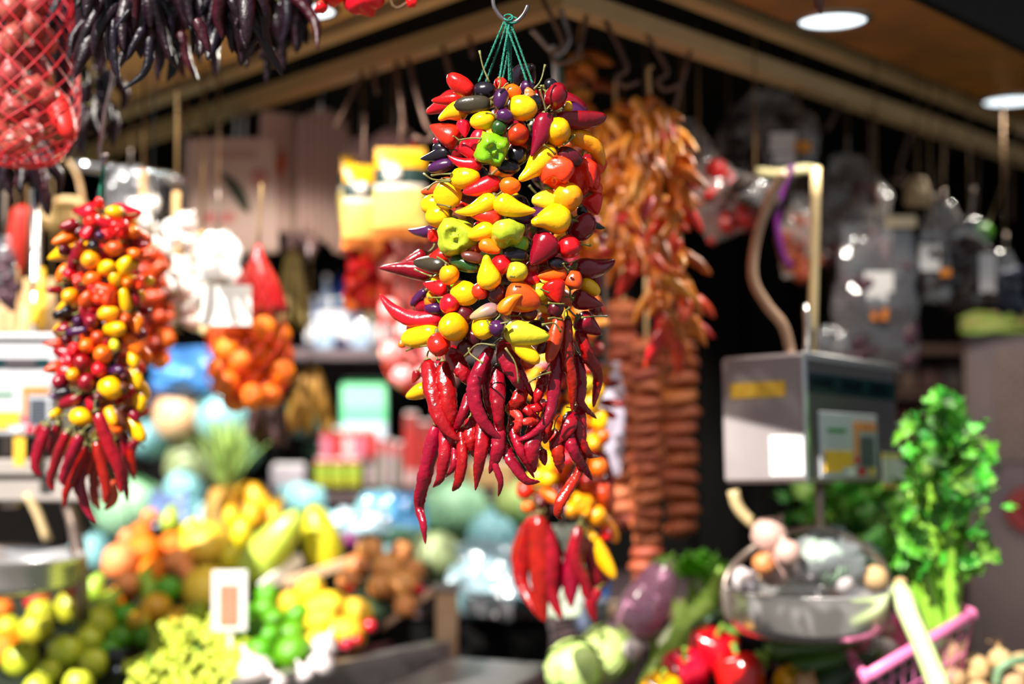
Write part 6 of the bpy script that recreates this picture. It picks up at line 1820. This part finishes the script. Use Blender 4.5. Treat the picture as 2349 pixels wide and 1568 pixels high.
# ------------------------------------------------------------------ goods hanging at the left and in the middle
t = thing('chrome_rack', 'shiny chrome rack bar with many thin hooks above the garlic', 'rack', P(165, 372, 2.85))
q = local(t, [P(162, 376, 2.85), P(425, 412, 2.85)])
O('bar', MB().sweep(cr(q, 6), S(30, 2.85) / 2, 12), m_chrome, t)
for i in range(11):
    a = q[0].lerp(q[1], .32 + i * .066)
    O('hook', MB().sweep(cr([a + V((0, -.012, .012)), a + V((0, -.017, -.005)), a + V((.006, -.01, -.05)), a + V((.012, 0, -.085))], 8), .0022, 5), m_chrome, t)
for k in (0, 1):
    O('hanger', MB().sweep(cr([q[k], q[k] + V((0, 0, .16))], 2), .004, 6), m_dsteel, t)
m_gwhite = mat('white_garlic_skin', (244, 240, 236), .38, (226, 216, 206), nscale=14, coat=.3)
MATS_GS = [m_gwhite, m_gwhite, mat('straw_garlic', (226, 196, 146), .5, nscale=20)]


def braid(label, x0, y0, x1, y1, wpx, d, n, seed, top_hook=True):
    rnd = random.Random(seed)
    t = thing('garlic_braid', label, 'garlic', P(x0, y0, d), 'garlic braids at the left')
    for i in range(n):
        v = (i + .5) / n
        k = S(wpx, d) * rnd.uniform(.8, 1.1)
        c = P(x0 + (x1 - x0) * v + rnd.uniform(-.7, .7) * wpx * .8, y0 + (y1 - y0) * v, d + rnd.uniform(-.04, .04))
        b_ = O('garlic_bulb', PROTO['garlic'][0], MATS_GS[rnd.randrange(3) if v > .55 else 0], t, mx=Matrix.Translation(c - t.location) @ Euler((rnd.uniform(-1, 1), rnd.uniform(-1, 1), rnd.random() * 6)).to_matrix().to_4x4() @ Matrix.Diagonal((k, k, k, 1)))
        O('root', PROTO['garlic'][2][0][1], mF['husk'], b_)
    hang(t, P(x0, y0 - 50, d), .003)
    O('plait', MB().sweep(cr(local(t, [P(x0, y0 - 60, d), P(x0, y0, d), P(x1, y1, d)]), 8), .008, 7), mF['husk'], t)


braid('white garlic braid just right of the far left ristra', 330, 450, 365, 640, 42, 2.76, 16, 1)
braid('bright white garlic braid in the middle of the three', 405, 500, 425, 740, 46, 2.56, 20, 2)
braid('white garlic braid lit beside the hanging orange net', 465, 590, 470, 760, 44, 2.72, 13, 3)
bag('white plastic bag blown bright above the orange net', 500, 590, 110, 120, 2.66, 33, plastic('white_film', (244, 244, 244), .7, .2, .4), None, top=.4, group='clear bags hanging at the left', hang=(0, 100))
bag('clear bag crumpled under the chrome rack', 300, 440, 130, 120, 2.8, 34, m_clear, None, top=.4, group='clear bags hanging at the left', hang=(0, 40))
bag('clear glinting bag of purple beans at the far left edge', 8, 620, 60, 160, 2.5, 35, m_clear, mat('purple_beans', (84, 48, 62), .5), 14, .03, top=.4, group='clear bags hanging at the left', hang=(0, 200))
t = thing('wicker_hoop', 'yellowish wicker basket rim above the far left ristra', 'basket', P(140, 480, 2.75))
O('rim', MB().sweep([V((cos(a) * .045, sin(a) * .03, sin(a) * .022)) for a in [x * 2 * pi / 30 for x in range(31)]], .008, 8), mF['husk'], t)
O('bowl', MB().lathe([(.042, 0), (.036, -.03), (.02, -.048), (0, -.05)], 20), mat('wicker', (190, 160, 92), .6, nscale=60, bump=.5), t)
O('handle', MB().sweep(cr([V((-.045, 0, 0)), V((-.03, 0, .07)), V((0, 0, .1)), V((.03, 0, .07)), V((.045, 0, 0))], 14), .005, 6), mF['husk'], t)
t = thing('red_bag', 'long narrow red cloth bag hanging at the far left', 'bag', P(40, 480, 2.75))
O('cloth', chili_mb(local(t, [P(58, 470, 2.75), P(42, 560, 2.75), P(24, 690, 2.75)]), S(62, 2.75), 5, .1, 14, 24), mat('red_cloth', (206, 22, 34), .6, (170, 14, 26), nscale=30), t)
hang(t, P(58, 480, 2.75), .003)
for i, (x, m_) in enumerate([(35, 'husk'), (62, 'husk'), (95, 'gold'), (118, 'husk'), (12, 'husk')]):
    o = O('dried_gourd', MB().lathe([(0, -.07), (.014, -.066), (.021, -.04), (.016, -.01), (.009, .02), (.006, .06), (0, .062)], 12), mF[m_], loc=P(x, 690 + (i % 2) * 24, 2.6))
    O('cord', MB().sweep([V((0, 0, .058)), V((0, 0, .26))], .0015, 5), m_driedstem, o)
    tag(o, 'slim tan dried gourd above the left scale', 'gourd', 'dried gourds above the left scale')
    PILES.setdefault(('dried gourds above the left scale', 'slim tan dried gourd above the left scale'), []).append(o)

# tangerines in a red net
G = 'tangerines in the hanging red net'
DT = 2.50
rnd = random.Random(6)
for i, (px, py) in enumerate([(520, 800), (560, 770), (605, 752), (636, 770), (505, 845), (550, 830), (598, 812), (640, 822), (530, 880), (575, 870), (620, 862), (585, 905), (548, 738), (590, 726), (550, 905), (640, 862), (500, 775), (610, 900)]):
    put('orange', px, py, 62, DT + (0, .035, -.03)[i % 3] * (1 if i < 11 else .6), (i * 40, i * 25, 0), 'tangerine in the hanging red net', G, 'tangerine', m=mat('tangerine_peel', (252, 140, 16), .35, (246, 116, 10), nscale=30, bump=.3, bscale=260))
t = thing('net_bag', 'red net bag with a white patch holding the tangerines', 'net bag', P(575, 560, DT))
pts = [P(592, 590, DT), P(590, 640, DT), P(580, 720, DT), P(572, 800, DT), P(570, 870, DT), P(568, 912, DT), P(566, 925, DT)]
O('net', net_tube(local(t, pts), [S(10, DT), S(46, DT), S(74, DT), S(96, DT), S(98, DT), S(70, DT), S(20, DT)], 14, 18, .0008), mat('red_orange_net', (236, 60, 30), .4, var=0), t)
O('collar', MB().sweep(cr(local(t, [P(594, 560, DT), P(592, 600, DT), P(596, 650, DT), P(600, 720, DT)]), 10), [S(w_, DT) for w_ in (8, 10, 14, 20, 26, 33, 40, 46, 52, 58, 62)], 16, mod=lambda tt, a: 1 + .08 * cos(9 * a)), plastic('red_film', (236, 40, 48), .55, .25, .4), t)
O('cord', MB().sweep(cr(local(t, [P(600, 420, DT), P(593, 565, DT)]), 3), .0025, 5), m_driedstem, t)
O('label', MB().box(tuple(local(t, [P(520, 700, DT - .085)])[0]), (S(110, DT), .003, S(90, DT)), None), m_card, t)

# large net of pinkish onions behind the left of the main ristra
G = 'pink onions in the tall red net'
DO = 2.72
m_po = mat('pink_onion', (246, 190, 186), .3, (232, 140, 140), nscale=9)
i = 0
for r_ in range(8):
    for c_ in range(3):
        px, py = 908 + c_ * 48 + (r_ % 2) * 14, 520 + r_ * 48
        if px < 1040:
            put('onion', px, py, 60, DO + (0, .04, 0)[c_], (i * 50, i * 35, 0), 'pink onion in the tall red net behind the large ristra', G, None, m_po)
            i += 1
t = thing('net_bag', 'tall red net tube holding the pink onions', 'net bag', P(950, 470, DO))
pts = [P(955, 440, DO), P(955, 500, DO), P(950, 600, DO), P(952, 740, DO), P(958, 850, DO), P(962, 895, DO), P(962, 905, DO)]
O('net', net_tube(local(t, pts), [S(14, DO), S(56, DO), S(76, DO), S(84, DO), S(78, DO), S(40, DO), S(8, DO)], 14, 20, .0009), m_rednet, t)
O('tie', MB().sweep(cr(local(t, [P(950, 330, DO), P(955, 445, DO)]), 3), .0035, 6), m_rednet, t)

# red and orange strings under the yellow packets
for lb, x, y0, y1, d, cs in [('scarlet dried pepper string below the yellow packets', 835, 560, 705, 2.9, ['scarlet', 'red', 'orange']), ('red dried pepper string between the yellow packets and the onion net', 890, 545, 690, 3.06, ['red', 'crimson', 'scarlet'])]:
    t = thing('dried_pepper_string', lb, 'pepper string', P(x, y0, d))
    hang(t, P(x, y0, d), .003)
    rnd = random.Random(x)
    for i in range(34):
        c = P(x + rnd.uniform(-32, 32), y0 + (y1 - y0) * i / 34, d + rnd.uniform(-.03, .03))
        put_pepper(t, c, V((rnd.uniform(-1, 1), rnd.uniform(-1, .2), rnd.uniform(-1, 0))).normalized(), .030, rnd.choice(['hab', 'cone', 'oval']), rnd.choice(cs), i, stem=False)
    O('cord', MB().sweep(cr(local(t, [P(x, y0 - 200, d), P(x, y1, d)]), 3), .003, 5), m_driedstem, t)

# yellow snack packets
m_snack = b2('snack_print', (0, (226, 130, 60)), (.14, (246, 226, 120)), (.55, (230, 220, 200)), (.62, (40, 60, 58)), (.80, (232, 168, 20)), (.97, (232, 190, 60)))
for lb, px, py, w_, h_, d, ry in [('larger yellow printed packet with a dark band, left of the large ristra', 918, 448, 116, 205, 2.62, 0), ('yellow printed packet with a dark band, left of the larger one', 832, 478, 92, 190, 2.66, 25), ('narrow yellow packet edge behind the left printed packet', 798, 450, 40, 170, 2.80, 50)]:
    t = thing('snack_packet', lb, 'packet', P(px, py, d), 'yellow packets hanging in a row')
    w, h = S(w_, d), S(h_, d)

    def f(u, v, s=1):
        x, z = (u - .5) * w * (1 + .10 * (1 - v)), (v - .5) * h
        b = s * .022 * (sin(pi * u) ** .6) * (sin(pi * v) ** .7 if 0 < v < 1 else 0)
        return V((x, -b + .003 * noise.noise(V((u * 6, v * 6, px))), z))
    mb = MB().grid(lambda u, v: f(u, v), 12, 14).grid(lambda u, v: f(1 - u, v, -1), 12, 14)
    b_ = O('pouch', mb, m_snack, t)
    O('seal', MB().box((0, 0, h * .51), (w, .003, h * .05)), mat('yellow_seal', (232, 176, 30), .4), t)
    O('spot', MB().lathe([(0, -.001), (w * .17, -.001), (w * .17, .001), (0, .001)], 20, Matrix.Translation((-w * .12, -.024, h * .22)) @ Matrix.Rotation(radians(90), 4, 'X')), m_card, t)
    O('hook', MB().sweep(cr([V((0, 0, h * .52)), V((.004, 0, h * .52 + .1))], 3), .003, 6), m_rod, t)
    t.rotation_euler = (0, 0, radians(ry))
bag('pinkish white bag top above the larger yellow packet', 905, 325, 100, 60, 2.85, 36, plastic('pink_white_film', (226, 190, 190), .6, .3, .3), None, top=.6, group='clear bags hanging at the left', hang=(0, 60))
bag('reddish white bag top above the left yellow packet', 830, 345, 80, 60, 2.9, 37, plastic('pink_white_film', (226, 190, 190), .6, .3, .3), None, top=.6, group='clear bags hanging at the left', hang=(0, 70))

# paper bags with printed chilies, hung in stacks
m_paper = mat('pink_paper', (216, 184, 172), .6, (206, 172, 158), nscale=9, var=.03, bump=.08)
m_pgreen = mat('print_green', (44, 50, 10), .6, var=0)
m_porange = mat('print_orange', (226, 116, 60), .6, var=0)
m_pred = text_mat('print_red', (216, 150, 140), (190, 66, 60), 120, 60, .6)
m_pbrown = text_mat('print_brown', (206, 170, 156), (160, 110, 96), 120, 60, .6)


def flat_chili(ln, wd, ang, c, m, t):
    p = cr([V((0, 0, -ln / 2)), V((ln * .05, 0, 0)), V((0, 0, ln / 2))], 14)
    O('printed_chili', MB().sweep(p, [max(.0004, wd / 2 * sin(pi * min(.985, .08 + i / 14 * .92)) ** .8) for i in range(15)], 8, flat=.02, ref=(0, -1, 0)), m, t, mx=Matrix.Translation(c) @ Matrix.Rotation(radians(ang), 4, 'Y'))


def paper_bag(label, px, py, wpx, hpx, d, yaw, roll=0, prints=None):
    t = thing('paper_bag', label, 'paper bag', P(px, py, d), 'paper bags hanging in stacks')
    w, h = S(wpx, d), S(hpx, d)
    if abs(yaw) > 30:
        w = w / max(.2, cos(radians(yaw)))
    O('sheet', MB().rbox((0, 0, 0), (w, .010, h), .004), m_paper, t)
    O('fold', MB().box((0, -.0065, -h * .40), (w * .99, .003, h * .14)), m_paper, t)
    O('flap', MB().box((0, -.004, h * .485), (w * .96, .006, h * .06)), m_paper, t)
    if prints:
        prints(t, w, h)
    t.rotation_euler = (0, radians(roll), radians(yaw))
    return t


def front_print(t, w, h):
    flat_chili(S(118, 2.8), S(30, 2.8), -32, V((w * .02, -.0075, h * .04)), m_pgreen, t)
    O('red_print', MB().box((-w * .17, -.0072, -h * .18), (S(78, 2.8), .002, S(26, 2.8))), m_pred, t)
    O('brown_print', MB().box((w * .03, -.0072, h * .37), (S(100, 2.8), .002, S(26, 2.8))), m_pbrown, t)
    M = Matrix.Translation((w * .30, -.0072, h * .16)) @ Matrix.Rotation(radians(90), 4, 'X')
    O('round_print', MB().lathe([(.006, 0), (.006, .001), (S(20, 2.8), .001), (S(20, 2.8), 0)], 24, M), m_pred, t)


def side_print(t, w, h):
    flat_chili(S(84, 2.8), S(26, 2.8), 14, V((-w * .12, -.0075, h * .08)), m_porange, t)
    O('red_print', MB().box((-w * .2, -.0072, -h * .2), (S(26, 2.8), .002, S(24, 2.8))), m_pred, t)


paper_bag('front pinkish paper bag printed with a dark green chili', 535, 452, 200, 262, 3.00, 6, -2, front_print)
paper_bag('paper bag with an orange printed chili behind the front one', 650, 400, 120, 270, 3.04, 30, 2, side_print)
paper_bag('paper bag behind the left edge of the front one', 500, 450, 150, 240, 3.10, -4, 2)
for i, (px, py, h_) in enumerate([(700, 405, 265), (716, 400, 270), (732, 398, 285), (748, 405, 300), (762, 415, 300), (776, 430, 300), (788, 445, 280)]):
    paper_bag('paper bag seen edge on in the right hand stack', px, py, 22, h_, 3.03 + i * .01, 62 - i * 3, 0)
for o in [o for o in bpy.data.objects if o.get('label') == 'paper bag seen edge on in the right hand stack']:
    PILES.setdefault(('paper bags hanging in stacks', o['label']), []).append(o)
for x, y in ((540, 318), (560, 318), (735, 250)):
    o = O('hook', MB().sweep(cr([P(x, y + 14, 3.02), P(x + 4, y - 74, 3.02)], 3), .004, 6), m_steel)
    tag(o, 'steel rod hook carrying the paper bag stacks', 'hook', 'hooks of the paper bags')
    PILES.setdefault(('hooks of the paper bags', o['label']), []).append(o)

# dried herbs, corn and garlands in the shade
def tuft(name, label, cat, px, py, wpx, hpx, d, n, m, seed, r=.004, up=False):
    rnd = random.Random(seed)
    t = thing(name, label, cat, P(px, py - hpx / 2, d))
    for i in range(n):
        x = rnd.uniform(-.5, .5)
        a, b, c = P(px + x * wpx * .3, py - hpx / 2, d), P(px + x * wpx * .7, py, d + rnd.uniform(-.03, .03)), P(px + x * wpx, py + hpx / 2 * rnd.uniform(.6, 1), d + rnd.uniform(-.05, .05))
        O('stalk', MB().sweep(cr(local(t, [a, b, c]), 7), [r * .5, r, r * 1.1, r * 1.2, r * 1.3, r * 1.2, r, r * .4], 6), m, t)
    O('tie', MB().sweep(cr([V((-.012, -.01, 0)), V((.012, -.01, 0))], 2), .005, 6), m_driedstem, t)
    hang(t, t.location)
    return t


tuft('dried_herbs', 'olive brown dried herb bunch right of the orange net', 'herbs', 672, 670, 80, 190, 3.0, 26, mat('dried_herb', (120, 100, 46), .7, (84, 66, 32), nscale=30), 3, .006)
tuft('dried_corn', 'yellow brown dried corn hanging below the orange net\'s right', 'corn', 712, 920, 110, 150, 3.2, 16, mat('dried_corn', (196, 146, 50), .6, (140, 96, 40), nscale=40, bump=.4), 4, .010)
tuft('dried_garland', 'dark purple brown garland hanging below the orange net', 'garland', 615, 940, 90, 170, 3.1, 16, mat('dark_garland', (70, 40, 36), .6, (40, 24, 26), nscale=30), 5, .010)
tuft('dried_garland', 'dim brown garland in the shade above the bottles', 'garland', 690, 540, 70, 130, 3.3, 14, mat('dark_garland', (70, 40, 36), .6), 6, .010)

# pale tub and paper behind the low ristra
t = thing('crate', 'dark crate carrying the pale tub behind the low ristra', 'crate', (.165, 2.82, 0))
O('body', MB().box((0, 0, .5), (.17, .34, 1.03), None, .004), m_shelf, t)
O('rim', MB().box((0, 0, 1.025), (.18, .35, .016), None, .004), m_shelf, t)
t = thing('tub', 'pale blue grey plastic tub on the dark counter behind the low ristra', 'tub', P(1352, 1445, 2.66))
O('body', MB().lathe([(0, 0), (.030, 0), (.036, .05), (.038, .056), (.034, .057), (.030, .01), (0, .008)], 28), mat('pale_tub', (150, 164, 196), .35), t)
O('lid', MB().lathe([(0, .062), (.038, .060), (.039, .055)], 28), mat('tub_lid', (170, 184, 206), .3), t)
bag('pale grey green bag hanging behind the two red tails of the low ristra', 1290, 1310, 90, 210, 2.5, 38, plastic('sage_film', (206, 216, 196), .75, .3, .3), None, bulge=.15, top=.7, group='pale bags behind the low ristra', hang=(0, 120))
pack('small royal blue carton behind the right red tail of the low ristra', 1368, 1320, 1398, 1385, 2.9, mat('royal_blue', (70, 120, 206), .4), 'carton', 'carton', group='goods behind the low ristra')
bag('pale bag hanging behind the yellow peppers of the low ristra', 1390, 960, 80, 260, 2.5, 39, plastic('mauve_film', (206, 196, 214), .6, .3, .3), None, bulge=.15, top=.8, group='pale bags behind the low ristra', hang=(0, 300))
finish_piles()
